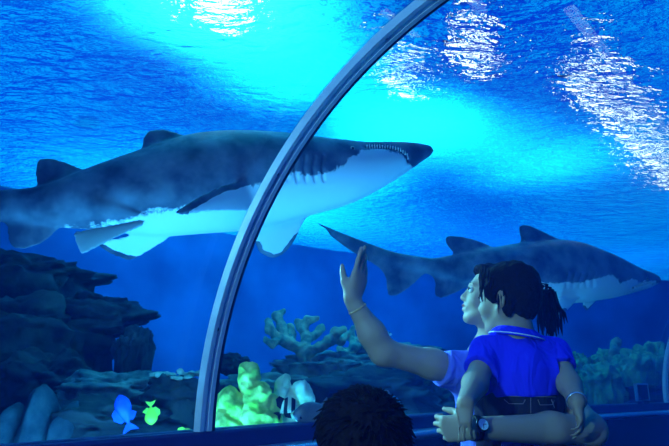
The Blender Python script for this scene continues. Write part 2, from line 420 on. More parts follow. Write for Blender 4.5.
# ------------------------------------------------------------------ the tank
sand = mat('tank sand', (.30, .30, .26), .9, .1, bump=.5, bscale=12, col2=(.18, .2, .18), vscale=3)
paint = mat('blue tank paint', (.03, .18, .45), .8, .2, bump=.3, bscale=3, col2=(.02, .09, .26), vscale=.7)
def tank():
    mb = MB(); rows = []
    for a in np.arange(-6, 15.01, .5):
        rows.append([(lambda q: q+Vector((0, 0, .12*noise.noise(q*.5))))(tun(a, p, -1.0)) for p in np.arange(D+.12, 9.4, .5)])
    mb.strip(rows); tag(mb.build('tank_bed', sand, smooth=True), kind='structure')
    mb = MB(); mb.strip([[tun(a, 9.0, z) for z in (-1.3, WATER+.04)] for a in np.arange(-6, 15.01, .5)]); tag(mb.build('wall_back', paint), kind='structure')
    mb = MB(); mb.strip([[tun(-6, p, z) for z in (-1.3, WATER+.04)] for p in np.arange(-5, 9.1, 1)]); tag(mb.build('wall_near', paint), kind='structure')
    mb = MB(); mb.strip([[tun(15, p, z) for z in (-1.3, WATER+.04)] for p in np.arange(-5, 9.1, 1)]); tag(mb.build('wall_far', paint), kind='structure')
    mb = MB(); mb.strip([[tun(a, -4.9, z) for z in (-1.3, WATER+.04)] for a in np.arange(-6, 15.01, .5)]); tag(mb.build('wall_side', paint), kind='structure')
tank()
# ------------------------------------------------------------------ sharks
def shark_mat():
    m, nt, out = fresh('shark skin'); L = nt.links.new
    b = nt.nodes.new('ShaderNodeBsdfPrincipled'); L(b.outputs[0], out.inputs['Surface']); b.inputs['Roughness'].default_value = .55; b.inputs['Specular IOR Level'].default_value = .25
    at = nt.nodes.new('ShaderNodeAttribute'); at.attribute_name = 'pale'
    tc = nt.nodes.new('ShaderNodeTexCoord')
    n = nt.nodes.new('ShaderNodeTexNoise'); n.inputs['Scale'].default_value = 11; n.inputs['Detail'].default_value = 8; n.inputs['Roughness'].default_value = .65; L(tc.outputs['Object'], n.inputs['Vector'])
    s = nt.nodes.new('ShaderNodeMath'); s.operation = 'SUBTRACT'; s.inputs[1].default_value = .5; L(n.outputs['Fac'], s.inputs[0])
    a = nt.nodes.new('ShaderNodeMath'); a.operation = 'MULTIPLY_ADD'; a.inputs[1].default_value = 1.3; L(s.outputs[0], a.inputs[0]); L(at.outputs['Fac'], a.inputs[2])
    r = nt.nodes.new('ShaderNodeValToRGB'); r.color_ramp.elements[0].position = .42; r.color_ramp.elements[1].position = .56; L(a.outputs[0], r.inputs['Fac'])
    n2 = nt.nodes.new('ShaderNodeTexNoise'); n2.inputs['Scale'].default_value = 5; n2.inputs['Detail'].default_value = 5; L(tc.outputs['Object'], n2.inputs['Vector'])
    r2 = nt.nodes.new('ShaderNodeValToRGB'); r2.color_ramp.elements[0].position = .35; r2.color_ramp.elements[1].position = .7
    r2.color_ramp.elements[0].color = (.04, .05, .08, 1); r2.color_ramp.elements[1].color = (.22, .25, .30, 1); L(n2.outputs['Fac'], r2.inputs['Fac'])
    mx = nt.nodes.new('ShaderNodeMix'); mx.data_type = 'RGBA'; L(r.outputs[0], mx.inputs['Factor']); L(r2.outputs[0], mx.inputs[6]); mx.inputs[7].default_value = (.86, .86, .84, 1)
    ag = nt.nodes.new('ShaderNodeAttribute'); ag.attribute_name = 'grey'
    mg = nt.nodes.new('ShaderNodeMix'); mg.data_type = 'RGBA'; L(ag.outputs['Fac'], mg.inputs['Factor']); L(mx.outputs[2], mg.inputs[6]); mg.inputs[7].default_value = (.36, .38, .36, 1)
    L(mg.outputs[2], b.inputs['Base Color'])
    bp = nt.nodes.new('ShaderNodeBump'); bp.inputs['Strength'].default_value = .15; bp.inputs['Distance'].default_value = .02; L(n.outputs['Fac'], bp.inputs['Height']); L(bp.outputs[0], b.inputs['Normal'])
    return m
skinS = shark_mat()
toothm = mat('shark tooth', (.8, .8, .75), .3); eyem = mat('shark eye', (.01, .01, .01), .1, .6); eyering = mat('shark eye ring', (.5, .5, .45), .4)
mouthm = mat('mouth lining', (.05, .02, .03), .6)
class Frame:                                  # upright plane through the fish, u towards the nose, o towards the viewer
    def __init__(s, xa, Ya, xb, Yb, y):
        A = W(xa, y, Ya); B = W(xb, y, Yb); s.A = Vector((A.x, A.y, 0)); s.e = Vector((B.x-A.x, B.y-A.y, 0)).normalized()
        s.l = Vector((s.e.y, -s.e.x, 0))
        if s.l.y > 0: s.l = -s.l
    def P(s, x, y, o=0):
        c = Vector((0, 0, CH)); d = W(x, y, 1)-c; q0 = s.A+s.l*o-c
        t = s.l.dot(q0)/s.l.dot(d); w = c+d*t-s.A; return np.array((w.dot(s.e), o, w.z))
    def world(s, V):
        V = np.asarray(V, float); return np.outer(V[:, 0], s.e)+np.outer(V[:, 1], s.l)+np.outer(V[:, 2], (0, 0, 1))+np.array(s.A)
    def w(s, v): return Vector(s.world([v])[0])
def poly_sdf(px, py, poly):
    d = np.full(np.broadcast(px, py).shape, 1e9); ins = np.zeros(d.shape, bool); n = len(poly)
    for i in range(n):
        ax, ay = poly[i]; bx, by = poly[(i+1) % n]; ex, ey = bx-ax, by-ay; wx, wy = px-ax, py-ay
        t = np.clip((wx*ex+wy*ey)/(ex*ex+ey*ey+1e-12), 0, 1)
        d = np.minimum(d, (wx-ex*t)**2+(wy-ey*t)**2)
        c = (ay > py) != (by > py); xi = ax+(py-ay)*ex/(ey if abs(ey) > 1e-9 else 1e-9); ins ^= c & (px < xi)
    d = np.sqrt(d); return np.where(ins, -d, d)
def round_poly(P, it=2):
    P = [np.array(p, float) for p in P]
    for _ in range(it):
        Q = []
        for i in range(len(P)): a, b = P[i], P[(i+1) % len(P)]; Q += [a*.8+b*.2, a*.2+b*.8]
        P = Q
    return P
def shark(fr, top, bot, ratio, fins, label, mouth, eye, gills, white, h, bend=None):
    T = np.array([fr.P(*p) for p in top]); B = np.array([fr.P(*p) for p in bot])
    u0, u1 = max(T[0, 0], B[0, 0]), min(T[-1, 0], B[-1, 0])
    us = np.linspace(u0, u1, 160); tz = np.interp(us, T[:, 0], T[:, 2]); bz = np.interp(us, B[:, 0], B[:, 2])
    ker = np.ones(7)/7
    tz = np.convolve(np.pad(tz, 3, 'edge'), ker, 'valid'); bz = np.convolve(np.pad(bz, 3, 'edge'), ker, 'valid')
    zc = (tz+bz)/2; rz = np.maximum((tz-bz)/2, .004); ru = np.interp(np.linspace(0, 1, 160), *ratio); ry = rz*ru
    # pointed ends close smoothly
    endr = np.clip((u1-us)/.05, 0, 1)**.5; rz = np.maximum(rz*endr, .003); ry = np.maximum(ry*endr, .003)
    lo = np.array([u0-.05, -.9, bz.min()-.5]); hi = np.array([u1+.05, .9, tz.max()+.4])
    plans = []
    for fi in fins:
        pts, offs, th = fi[:3]
        Q = np.array([fr.P(x, y, o) for (x, y), o in zip(pts, offs)]); c = Q.mean(0)
        _, _, vt = np.linalg.svd(Q-c); n = vt[2]; a1, a2 = vt[0], vt[1]
        pl = round_poly([((q-c)@a1, (q-c)@a2) for q in Q]); plans.append((c, a1, a2, n, pl, th, Q))
        lo = np.minimum(lo, Q.min(0)-.06); hi = np.maximum(hi, Q.max(0)+.06)
    yr = max(ry.max()+.05, max([abs(p[6][:, 1]).max()+.05 for p in plans] or [0])); lo[1] = -yr; hi[1] = yr
    S = SDF(lo, hi, h)
    def body(x, y, z):
        i = np.interp(x, us, zc), np.interp(x, us, rz), np.interp(x, us, ry)
        k0 = np.sqrt((y/i[2])**2+((z-i[0])/i[1])**2); d = (k0-1)*np.minimum(i[1], i[2])
        return np.maximum(d, np.maximum(u0-x, x-u1))
    S.add(body, (u0, -ry.max(), bz.min()), (u1, ry.max(), tz.max()), .01)
    for c, a1, a2, n, pl, th, Q in plans:
        def fin(x, y, z):
            X, Y, Z = x-c[0], y-c[1], z-c[2]; p1 = X*a1[0]+Y*a1[1]+Z*a1[2]; p2 = X*a2[0]+Y*a2[1]+Z*a2[2]; w = np.abs(X*n[0]+Y*n[1]+Z*n[2])
            d = poly_sdf(p1, p2, pl); t = .004+th*(1-np.exp(-np.maximum(-d, 0)/.06))
            return np.where(d > 0, np.sqrt(d*d+np.maximum(w-.004, 0)**2), w-t)
        S.add(fin, Q.min(0)-.03, Q.max(0)+.03, .035)
    for g in gills:
        q = [fr.P(x, y, .85*np.interp(fr.P(x, y)[0], us, ry)) for x, y in g]; pts = []
        for v in q:
            r0, r1, zz = np.interp(v[0], us, ry), np.interp(v[0], us, rz), np.interp(v[0], us, zc)
            s_ = np.clip(1-((v[2]-zz)/r1)**2, .02, 1)**.5; pts.append((v[0], r0*s_, v[2]))
        for a, b in zip(pts, pts[1:]): S.cone(a, b, .011, .011, .008, op='s')
    mp = []
    for x, y in mouth:
        v = fr.P(x, y); v = fr.P(x, y, .75*np.interp(v[0], us, ry)); r0, r1, zz = np.interp(v[0], us, ry), np.interp(v[0], us, rz), np.interp(v[0], us, zc)
        s_ = np.clip(1-((v[2]-zz)/r1)**2, .0, 1)**.5; mp.append(np.array((v[0], r0*s_, v[2])))
    for a, b in zip(mp, mp[1:]):
        S.cone(a, b, .017, .017, .01, op='s')
    P, Fq = S.mesh(); P = relax(P, Fq, 2)
    # pigment: countershading from the boundary line, fin undersides, dark fin margins
    grey = np.zeros(len(P)); fsl = [(f[4] if len(f) > 4 else None) for f in fins]
    fmg = [(f[3] if len(f) > 3 else .03) for f in fins]
    wl = np.array([fr.P(p[0], p[1], p[2] if len(p) > 2 else .7*np.interp(fr.P(*p)[0], us, ry)) for p in white]); wz = np.interp(P[:, 0], wl[:, 0], wl[:, 2]); pale = .5+(wz-P[:, 2])/.11
    for c, a1, a2, n, pl, th, Q in plans:
        isp = abs(Q[:, 1]).max() > .05
        X = P-c; p1, p2, w = X@a1, X@a2, np.abs(X@n); d = poly_sdf(p1, p2, pl); onf = (d < .01) & (w < th+.015)
        if isp: onf &= abs(P[:, 1]) > .8*np.interp(P[:, 0], us, ry)
        mg = fmg.pop(0); sl_ = fsl.pop(0)
        if sl_:                                   # only this run of the outline is dark
            q2 = [((q-c)@a1, (q-c)@a2) for q in Q[sl_[0]:sl_[1]]]; d = -np.min([np.hypot(*[(pp-(a_+(b_-a_)*tt)) for pp, a_, b_ in ((p1, A_[0], B_[0]), (p2, A_[1], B_[1]))]) for A_, B_ in zip(q2, q2[1:]) for tt in [np.clip(((p1-A_[0])*(B_[0]-A_[0])+(p2-A_[1])*(B_[1]-A_[1]))/((B_[0]-A_[0])**2+(B_[1]-A_[1])**2), 0, 1)]], axis=0)
        if not mg: grey = np.maximum(grey, np.where(onf, 1.0, 0))
        under = .5+(-d-mg)/.03 if mg and isp else np.full(len(P), .15 if mg else .30)
        pale = np.where(onf, np.clip(under, 0, 1), pale)
    pale = np.where(np.abs(P[:, 0]-u1) < 0, 0, pale)
    Wd = fr.world(P)
    e = mesh('shark', Wd, Fq[:, ::-1] if np.cross(fr.e, fr.l)[2] < 0 else Fq, skinS, attr={'pale': np.clip(pale, 0, 1), 'grey': grey})
    tag(e, label, 'shark')
    # eye
    v = fr.P(*eye); v = fr.P(*eye, .8*np.interp(v[0], us, ry)); r0, r1, zz = np.interp(v[0], us, ry), np.interp(v[0], us, rz), np.interp(v[0], us, zc)
    yo = r0*np.clip(1-((v[2]-zz)/r1)**2, .02, 1)**.5
    for sg in (1, -1):
        c = fr.w((v[0], sg*(yo-.002), v[2])); mb = MB(); ax = fr.l*sg
        mb.lathe([(.017, -.01), (.017, .001), (.012, .006)], c, ax, 16); er = mb.build('eye', eyering, e, True)
        mb = MB(); mb.lathe([(.011, 0), (.010, .006), (.006, .010), (.001, .012)], c, ax, 14); mb.build('pupil', eyem, er, True)
    # teeth hang in two rows along the mouth line
    if len(mp) > 2:
        ml = np.array(mp); seg = np.r_[0, np.cumsum(np.linalg.norm(np.diff(ml, axis=0), axis=1))]
        for sg in (1, -1):
            for k in range(int(seg[-1]/.022)):
                q = np.array([np.interp((k+.5)*.022, seg, ml[:, i]) for i in range(3)]); q[1] = (q[1]+.003)*sg
                up = k % 2 == 0; c = fr.w(q+np.array((0, 0, .011 if up else -.012))); mb = MB()
                mb.lathe([(.0065, 0), (.005, .012), (.0005, .034)], c, (0, 0, -1) if up else (0, 0, 1), 6); mb.build('tooth', toothm, e, True)
        mb = MB(); mb.tube([fr.w((q[0], max(abs(q[1])-.02, 0), q[2])) for q in mp], .013, 8); mb.build('mouth', mouthm, e, True)
    return e
f1 = Frame(0, 3.35, 432, 4.35, 170)
top = [(-190,196),(-120,200),(-60,198),(0,190),(20,190),(45,186),(70,176),(85,170),(110,161),(141,151),(165,143),(190,136),(220,133),(250,133),(290,136),(320,140),(360,144),(400,143),(420,144),(434,147)]
bot = [(-190,199),(-120,207),(-60,214),(0,222),(40,224),(70,228),(100,229),(150,236),(165,236),(200,233),(242,230),(275,224),(310,215),(350,204),(375,192),(400,177),(420,163),(434,153)]
G1 = [[(286+i*9, 158), (284+i*9, 170), (287+i*9, 182)] for i in range(5)]
fins = [
 ([(185,136),(172,131),(158,129),(148,131),(143,138),(141,152),(160,160),(185,148)], [0]*8, .020),
 ([(84,170),(66,162),(50,158),(38,159),(35,170),(37,186),(55,195),(80,185)], [0]*8, .018),
 ([(8,216),(7,232),(10,247),(24,250),(44,243),(56,232),(62,218),(40,208)], [0]*8, .014),
 ([(146,218),(115,224),(84,230),(73,232),(76,243),(81,256),(98,247),(120,236),(144,226)], [.19,.24,.28,.31,.31,.31,.28,.24,.2], .010, 0),
 ([(160,232),(120,238),(93,241),(108,254),(130,262),(148,250),(168,240)], [-.02,-.10,-.16,-.2,-.24,-.16,-.05], .014, .05, (2, 6)),
 ([(262,176),(238,181),(214,188),(192,200),(174,212),(186,215),(206,213),(232,213),(268,212)], [.18,.30,.42,.55,.66,.62,.48,.34,.18], .014, .045, (0, 6)),
 ([(316,205),(304,222),(296,240),(284,255),(272,259),(258,252),(253,238),(262,220),(290,200)], [-.10,-.16,-.26,-.34,-.36,-.32,-.24,-.12,-.05], .014, .04, (0, 7)),
 ([(-190,192),(-250,150),(-275,140),(-270,165),(-215,215),(-180,240),(-150,262),(-140,240),(-130,215),(-120,200)], [0]*10, .016),
]
shark(f1, top, bot, ([0, .12, .3, .6, .85, 1], [.5, .75, .8, .85, 1.05, 1.1]), fins,
  'large grey shark with a white belly and bared teeth, crossing behind the pale arch rib',
  [(364,148),(376,148),(388,149),(397,152),(404,157),(407,163)], (351,150), G1,
  [(-190,240),(0,236),(60,226),(110,222),(150,212),(200,206),(240,194),(290,178),(320,177),(340,169),(350,158),(366,151),(385,152),(400,158),(410,165),(436,172)], .0095)
f2 = Frame(316, 5.0, 659, 6.2, 260)
top = [(330,232),(345,238),(385,251),(432,259),(477,250),(520,243),(560,240),(578,243),(607,254),(639,269),(652,273),(661,278)]
bot = [(330,234),(345,246),(385,263),(410,270),(426,273),(450,281),(480,289),(520,298),(553,302),(580,303),(614,298),(636,292),(650,288),(661,282)]
fins = [
 ([(312,220),(337,231),(360,240),(390,252),(428,270),(412,286),(396,297),(387,296),(386,279),(380,268),(357,255),(342,243),(329,232)], [0]*13, .014),
 ([(430,268),(435,282),(434,296),(442,299),(456,293),(470,286),(470,276),(450,268)], [0]*8, .014),
 ([(492,246),(470,238),(450,235),(444,238),(447,246),(453,253),(470,262),(490,258)], [0]*8, .016),
 ([(562,241),(540,230),(526,224),(518,226),(520,236),(521,244),(535,256),(560,254)], [0]*8, .018),
 ([(580,298),(572,306),(564,314),(556,322),(553,318),(557,306),(560,296)], [.10,.16,.22,.28,.28,.18,.10], .014),
 ([(600,296),(592,306),(586,312),(582,306),(584,296)], [-.12,-.2,-.26,-.2,-.12], .014),
]
G2 = [[(568+i*6, 274), (567+i*6, 281), (569+i*6, 287)] for i in range(5)]
shark(f2, top, bot, ([0, .12, .3, .6, .85, 1], [.4, .7, .8, .8, .95, 1.0]), fins,
  'dark grey shark with a pale belly stripe, swimming behind the ponytail of the woman',
  [(632,288),(640,285),(648,283),(654,282)], (644,279), G2,
  [(330,260),(430,300),(480,292),(540,284),(580,283),(592,279),(607,277),(616,284),(626,280),(640,282),(650,283),(661,284)], .0115)
# ------------------------------------------------------------------ reef
rk_dark = mat('dark reef rock', (.018, .022, .03), .9, .1, bump=.8, bscale=9, col2=(.06, .075, .07), vscale=3)
rk_teal = mat('algae covered rock', (.04, .09, .10), .9, .1, bump=.9, bscale=12, col2=(.22, .36, .30), vscale=5)
rk_blue = mat('pale blue sponge', (.02, .045, .06), .9, .1, bump=.6, bscale=18, col2=(.06, .11, .13), vscale=7)
co_yel = mat('yellow coral', (.30, .52, .04), .85, .15, bump=.6, bscale=30, col2=(.92, .95, .22), vscale=9, thr=(.36, .56))
co_pal = mat('pale green coral', (.45, .70, .28), .85, .15, bump=.5, bscale=30, col2=(.90, 1, .70), vscale=8, thr=(.36, .56))
co_grn = mat('green bushy coral', (.03, .12, .07), .9, .1, bump=.7, bscale=24, col2=(.16, .40, .22), vscale=6)
co_elk = mat('elkhorn coral', (.12, .22, .18), .85, .15, bump=.5, bscale=35, col2=(.42, .52, .32), vscale=10)
def ico(sub):
    bm = bmesh.new(); bmesh.ops.create_icosphere(bm, subdivisions=sub, radius=1)
    V = [v.co.copy() for v in bm.verts]; Fa = [[v.index for v in f.verts] for f in bm.faces]; bm.free(); return V, Fa
ICO = {k: ico(k) for k in (3, 4, 5)}
def rock(name, px, py, Y, rx, ry, m, label, seed, cat='rock', amp=.35, bumps=0, depth=None, sub=4, group=None, freq=1.6, foot=False):
    c = W(px, py, Y); s = Y/F; ax, az = rx*s, ry*s; ay = depth or (ax+az)*.55; V, Fa = ICO[sub]; out = []
    sd = Vector((seed*7.3, seed*3.1, seed*1.7))
    for v in V:
        n0 = v.normalized(); st = (c.z-CH+1.06)/az if (foot and n0.z < 0) else 1; nr = Vector((n0.x, n0.y, n0.z*st)); n = nr; d = 1+amp*noise.fractal(n*freq+sd, .7, 2.1, 4)+amp*.22*noise.fractal(n*7+sd, .8, 2.2, 3)
        if bumps:
            dist, _ = noise.voronoi(n*bumps+sd); d += .16*(.55-dist[0])
        n = n0; q = Vector((n.x*ax*d, n.y*ay*d, n.z*az*d))
        if n.z < 0 and foot: q.z = q.z/az*(c.z-CH+1.06)
        out.append(c+q)
    return tag(mesh(name, out, Fa, m), label, cat, group)
ROCKS = [
 ('reef_rock', 25, 335, 6.0, 75, 34, rk_dark, 'broad dark rock at the far left edge, halfway up'),
 ('reef_rock', 92, 318, 6.3, 52, 20, rk_dark, 'dark overhanging rock above the left blue gap'),
 ('reef_rock', 10, 282, 7.0, 80, 26, rk_dark, 'topmost dark rock shelf below the tail of the larger shark'),
 ('reef_rock', 48, 384, 5.4, 44, 30, rk_dark, 'dark boulder left of the small blue gap in the reef'),
 ('reef_rock', 134, 352, 5.8, 17, 24, rk_dark, 'narrow dark rock between the two blue gaps in the reef'),
 ('reef_rock', 122, 393, 5.2, 62, 21, rk_teal, 'teal mottled rock under the two blue gaps'),
 ('reef_rock', 88, 428, 4.6, 80, 24, rk_dark, 'low dark rock behind the upright blue fish'),
 ('reef_rock', 182, 402, 5.0, 46, 22, rk_dark, 'dark low rock just left of the foot of the near arch rib'),
 ('reef_rock', 231, 364, 6.2, 16, 10, rk_dark, 'small rounded dark hump above the yellow coral columns'),
 ('reef_rock', 262, 392, 6.0, 52, 16, rk_teal, 'mottled rock ridge behind the yellow coral columns'),
 ('reef_rock', 330, 368, 6.4, 52, 14, rk_teal, 'teal rock plate beneath the elkhorn coral'),
 ('reef_rock', 392, 358, 7.2, 52, 13, rk_teal, 'farthest teal rock plate, behind the forearm of the woman'),
 ('reef_rock', 372, 392, 5.4, 66, 21, rk_dark, 'dark rock rising behind the head of the boy'),
 ('reef_rock', 424, 408, 5.8, 42, 24, rk_dark, 'dark rock between the boy and the shirt of the woman'),
 ('reef_rock', 612, 398, 7.6, 80, 14, rk_dark, 'long dark rock below the green bushy corals'),
 ('reef_rock', 284, 422, 4.6, 70, 18, rk_dark, 'low dark rock at the foot of the yellow coral columns'),
 ('reef_rock', 480, 400, 6.6, 60, 20, rk_dark, 'dark rock hidden mostly behind the woman and toddler'),
]
for i, (nm, x, y, Y, rx, ry, m, lb) in enumerate(ROCKS):
    rock(nm, x, y, Y, rx, ry, m, lb, i+1, sub=5, foot=i not in (1, 8), bumps=4 if m is rk_teal else 2.2)
for i, (x, y, rx, ry, lb) in enumerate([(6, 428, 15, 16, 'squat blue-grey sponge in the bottom left corner'), (38, 414, 13, 22, 'tallest blue-grey sponge at the bottom left'), (64, 424, 13, 18, 'blue-grey sponge right of the tallest sponge'), (22, 438, 14, 12, 'low blue-grey sponge in front of the tallest one')]):
    rock('sponge', x, y+38, 4.1+.1*i, rx, ry+38, rk_blue, lb, 40+i, 'sponge', bumps=1.5, amp=.10, freq=1.2)
random.seed(5)
stone = mat('pale coral rubble', (.30, .42, .34), .9, .1, bump=.6, bscale=30, col2=(.6, .72, .55), vscale=8)
for i in range(26):
    x = 150+i*2.3+random.uniform(-2, 2); y = 379-7*(i/26)+random.uniform(-4, 4)
    rock('rubble_stone', x, y, 5.0+random.uniform(-.15, .15), random.uniform(3, 5), random.uniform(1.8, 3), stone, 'small pale rubble stone lying on the ledge left of the near arch rib', 60+i, 'stone', sub=3, group='rubble stones on the left ledge', amp=.25)
def blob_coral(name, label, Y, lumps, m, seed, h=.012, nz=.014):
    pts = [(W(x, y, Y+dy), r*Y/F) for x, y, r, dy in lumps]
    lo = np.min([np.array(p)-r for p, r in pts], 0)-.08; hi = np.max([np.array(p)+r for p, r in pts], 0)+.08; lo[2] = .08
    S = SDF(lo, hi, h)
    for p, r in pts: S.ell(p, (r, r, r*1.05), .03)
    pl, rl = min(pts, key=lambda q: q[0].z); S.cone(pl, (pl.x, pl.y, .11), rl*.9, rl*1.3, .03)
    P, Fq = S.mesh(); sd = Vector((seed, seed*2, seed*3.))
    N = []
    for v in P:
        q = Vector(v); a = noise.noise_vector(q*14+sd)*nz*1.3+noise.noise_vector(q*34+sd)*nz*.9; N.append(q+a)
    return tag(mesh(name, N, Fq, m), label, 'coral')
blob_coral('column_coral', 'leftmost yellow green coral column, right beside the near arch rib', 3.5, [(230,399,11,0),(222,408,11,.03),(237,410,10,-.02),(226,425,14,0),(238,428,12,0),(222,442,15,0),(236,446,14,0)], co_yel, 1)
blob_coral('column_coral', 'tallest yellow green coral column with a knobbly crown', 3.5, [(245,371,6.5,0),(254,369,6,0),(250,377,9,0),(249,388,10,0),(262,392,9,-.03),(256,402,13,0),(268,403,9,.02),(252,418,14,0),(267,420,14,0),(260,438,18,0)], co_yel, 2)
blob_coral('column_coral', 'pale green coral column behind the striped fish', 3.6, [(283,382,8,0),(281,393,6,0),(301,390,9,.03),(293,396,8,.05),(306,402,8,.02),(286,408,8,.0),(300,416,11,.02),(306,430,13,.02),(288,428,12,0),(298,442,16,0)], co_pal, 3)
for i, (x, y, Y, rx, ry, lb) in enumerate([(573, 378, 7.4, 20, 22, 'bushy green coral directly right of the toddler'), (598, 384, 7.1, 20, 19, 'low bushy green coral, second right of the toddler'), (606, 368, 7.9, 16, 16, 'bushy green coral just left of the finger coral'), (633, 374, 7.4, 20, 20, 'bushy green coral right of the finger coral'), (655, 366, 8.0, 18, 22, 'bushy green coral beside the far arch rib'), (556, 392, 7.0, 18, 16, 'bushy green coral low behind the toddler')]):
    rock('bushy_coral', x, y, Y, rx, ry, co_grn, lb, 100+i, 'coral', amp=.3, bumps=6, sub=5, freq=2.4, foot=True)
blob_coral('finger_coral', 'slim upright finger coral standing above the green bushes', 7.6, [(617,343,5,0),(616,352,6.5,0),(618,362,7,0),(611,360,4,0),(623,366,6,0),(617,376,8,0)], rk_teal, 9, h=.025, nz=.02)
def branch_coral(name, label, Y, stems, m, seed):
    random.seed(seed); segs = []
    for st in stems: segs.append([(W(x, y, Y+dy), r*Y/F) for x, y, dy, r in st])
    al = [p for s in segs for p in s]
    S = SDF(np.min([np.array(p) for p, r in al], 0)-.16, np.max([np.array(p) for p, r in al], 0)+.16, .014)
    for s in segs:
        for (a, ra), (b, rb) in zip(s, s[1:]): S.cone(a, b, ra, rb, .03)
    P, Fq = S.mesh(); N = [Vector(v)+noise.noise_vector(Vector(v)*16)*.02 for v in P]
    return tag(mesh(name, N, Fq, m), label, 'coral')
branch_coral('elkhorn_coral', 'large branching pale elkhorn coral standing on the middle rocks', 6.2, [
 [(306,360,0,7),(302,350,0,6),(290,344,-.1,5),(278,338,-.15,4.5),(270,330,-.2,4.5),(268,322,-.2,4)], [(278,338,-.15,4.5),(272,344,-.3,3.5),(266,340,-.3,3)], [(284,340,-.1,4.5),(282,328,.0,4.5),(277,316,.05,4.5),(283,312,.05,3)],
 [(290,344,-.1,4.5),(292,334,.15,4),(290,327,.15,4)], [(304,352,0,6),(306,340,.05,5),(303,328,.1,5),(308,320,.1,4),(315,319,.1,4)], [(303,328,.1,4.5),(298,322,.1,3.5)],
 [(308,352,0,5.5),(320,347,-.1,5),(330,340,-.1,4.5),(336,332,-.1,4.5),(343,329,-.1,3.5)], [(330,340,-.1,4),(341,341,0,4),(347,334,.1,3.5)], [(306,340,.05,4),(316,334,.2,4),(322,328,.25,4)]], co_elk, 3)
branch_coral('elkhorn_coral', 'smaller branching coral just left of the raised forearm', 7.0, [[(340,366,0,6),(348,356,0,5),(355,346,0,4.5),(362,336,.1,4),(366,326,.1,3.5)], [(348,356,0,5),(340,350,-.1,4)], [(355,346,0,4),(350,336,.1,3.5),(354,328,.1,3)]], co_elk, 4)
branch_coral('table_coral', 'flat spreading coral crust left of the elkhorn coral base', 6.3, [[(240,384,0,3),(258,381,.1,4),(276,379,0,4),(292,376,.1,4),(310,372,0,4)], [(262,380,.1,3.5),(270,374,.3,3)], [(300,374,0,3.5),(318,378,-.2,3.5),(336,376,-.2,3)]], co_elk, 5)
# ------------------------------------------------------------------ fish
def fish(label, px, py, Y, L_px, ang, hgt, cols, yaw=.3, tail=.22, finh=.25):
    c = W(px, py, Y); L = L_px*Y/F; n = 26
    def ring(t):
        up = hgt*math.sin(math.pi*min(t, 1)**.72)**.85*.5 if t < 1 else 0
        return max(up, .012+.02*(1-t))
    M_ = Matrix.Translation(c) @ Matrix.Rotation(yaw, 4, 'Z') @ Matrix.Rotation(ang, 4, 'Y')
    e = empty('reef_fish', c, label, 'fish')
    mb = MB(); rows = []
    for i in range(n+1):
        t = i/n; r = max(hgt*.5*(math.sin(math.pi*t**.7) if 0 < t < 1 else 0), .035 if t > .5 else .008)
        rows.append([M_ @ Vector(((.5-t*.82)*L, math.cos(a)*r*.42*L, math.sin(a)*r*L)) for a in [2*math.pi*k/16 for k in range(16)]])
    mb.strip(rows, close=True); mb.F.append(list(range(16))); mb.build('body', cols[0], e, True)
    def flat(name, pts, m, th=.012):
        k = len(pts); mb = MB()
        for s in (-1, 1): mb.V += [M_ @ Vector((x*L, s*th*L, z*L)) for x, z in pts]
        mb.F = [list(range(k)), list(range(k, 2*k))[::-1]]+[[i, i+k, (i+1) % k+k, (i+1) % k] for i in range(k)]
        mb.build(name, m, e)
    flat('tail_fin', [(-.27, .03), (-.40, tail*.7), (-.52, tail), (-.45, 0), (-.52, -tail), (-.40, -tail*.7), (-.27, -.03)], cols[1])
    h = hgt*.5
    flat('dorsal_fin', [(.22, h*.75), (.08, h+finh*.45), (-.10, h*.9+finh*.5), (-.24, h*.45+finh*.3), (-.20, h*.3)], cols[1])
    flat('anal_fin', [(.02, -h*.8), (-.08, -h-finh*.3), (-.24, -h*.4-finh*.25), (-.20, -h*.25)], cols[1])
    for s in (-1, 1):
        mb = MB(); mb.lathe([(.035*L, 0), (.02*L, .012*L)], M_ @ Vector((.36*L, s*.40*hgt*.5*.62*L, .05*L)), (M_.to_3x3() @ Vector((0, s, 0))), 10); mb.build('eye', eyem, e, True)
    return e
blue_f = mat('blue fish scales', (.01, .06, .6), .4, .3, col2=(.02, .14, .8), vscale=12)
yel_f = mat('yellow fish scales', (.75, .85, .05), .4, .4); yel2 = mat('yellow fin', (.5, .7, .05), .5)
grey_f = mat('grey fish scales', (.10, .13, .15), .4, .4, col2=(.2, .25, .28), vscale=10); pale_f = mat('silver fish scales', (.5, .75, .75), .4, .4)
def banded(name, c1, c2, sc):
    m, nt, out = fresh(name); L = nt.links.new; b = nt.nodes.new('ShaderNodeBsdfPrincipled'); L(b.outputs[0], out.inputs['Surface'])
    tc = nt.nodes.new('ShaderNodeTexCoord'); w = nt.nodes.new('ShaderNodeTexWave'); w.inputs['Scale'].default_value = sc; w.inputs['Distortion'].default_value = 1.5
    L(tc.outputs['Object'], w.inputs['Vector']); r = nt.nodes.new('ShaderNodeValToRGB'); r.color_ramp.interpolation = 'CONSTANT'; r.color_ramp.elements[1].position = .5
    r.color_ramp.elements[0].color = (*c1, 1); r.color_ramp.elements[1].color = (*c2, 1); L(w.outputs['Fac'], r.inputs['Fac']); L(r.outputs[0], b.inputs['Base Color']); return m
idol = banded('banded fish scales', (.01, .01, .01), (.85, .9, .6), 9)
fish('bright blue fish pointing upwards in front of the dark left rocks', 125, 413, 3.9, 36, -1.95, .42, (blue_f, blue_f))
fish('small yellow fish hanging upright right of the blue fish', 151, 413, 3.9, 22, 1.45, .55, (yel_f, yel2))
fish('yellow fish low on the sill beside the foot of the near arch rib', 182, 434, 3.6, 20, -.25, .42, (yel_f, yel2))
fish('black and cream banded fish in front of the pale green coral', 286, 408, 3.05, 24, -.7, .62, (idol, mat('black fin', (.01, .01, .01), .5)), tail=.2, finh=.5)
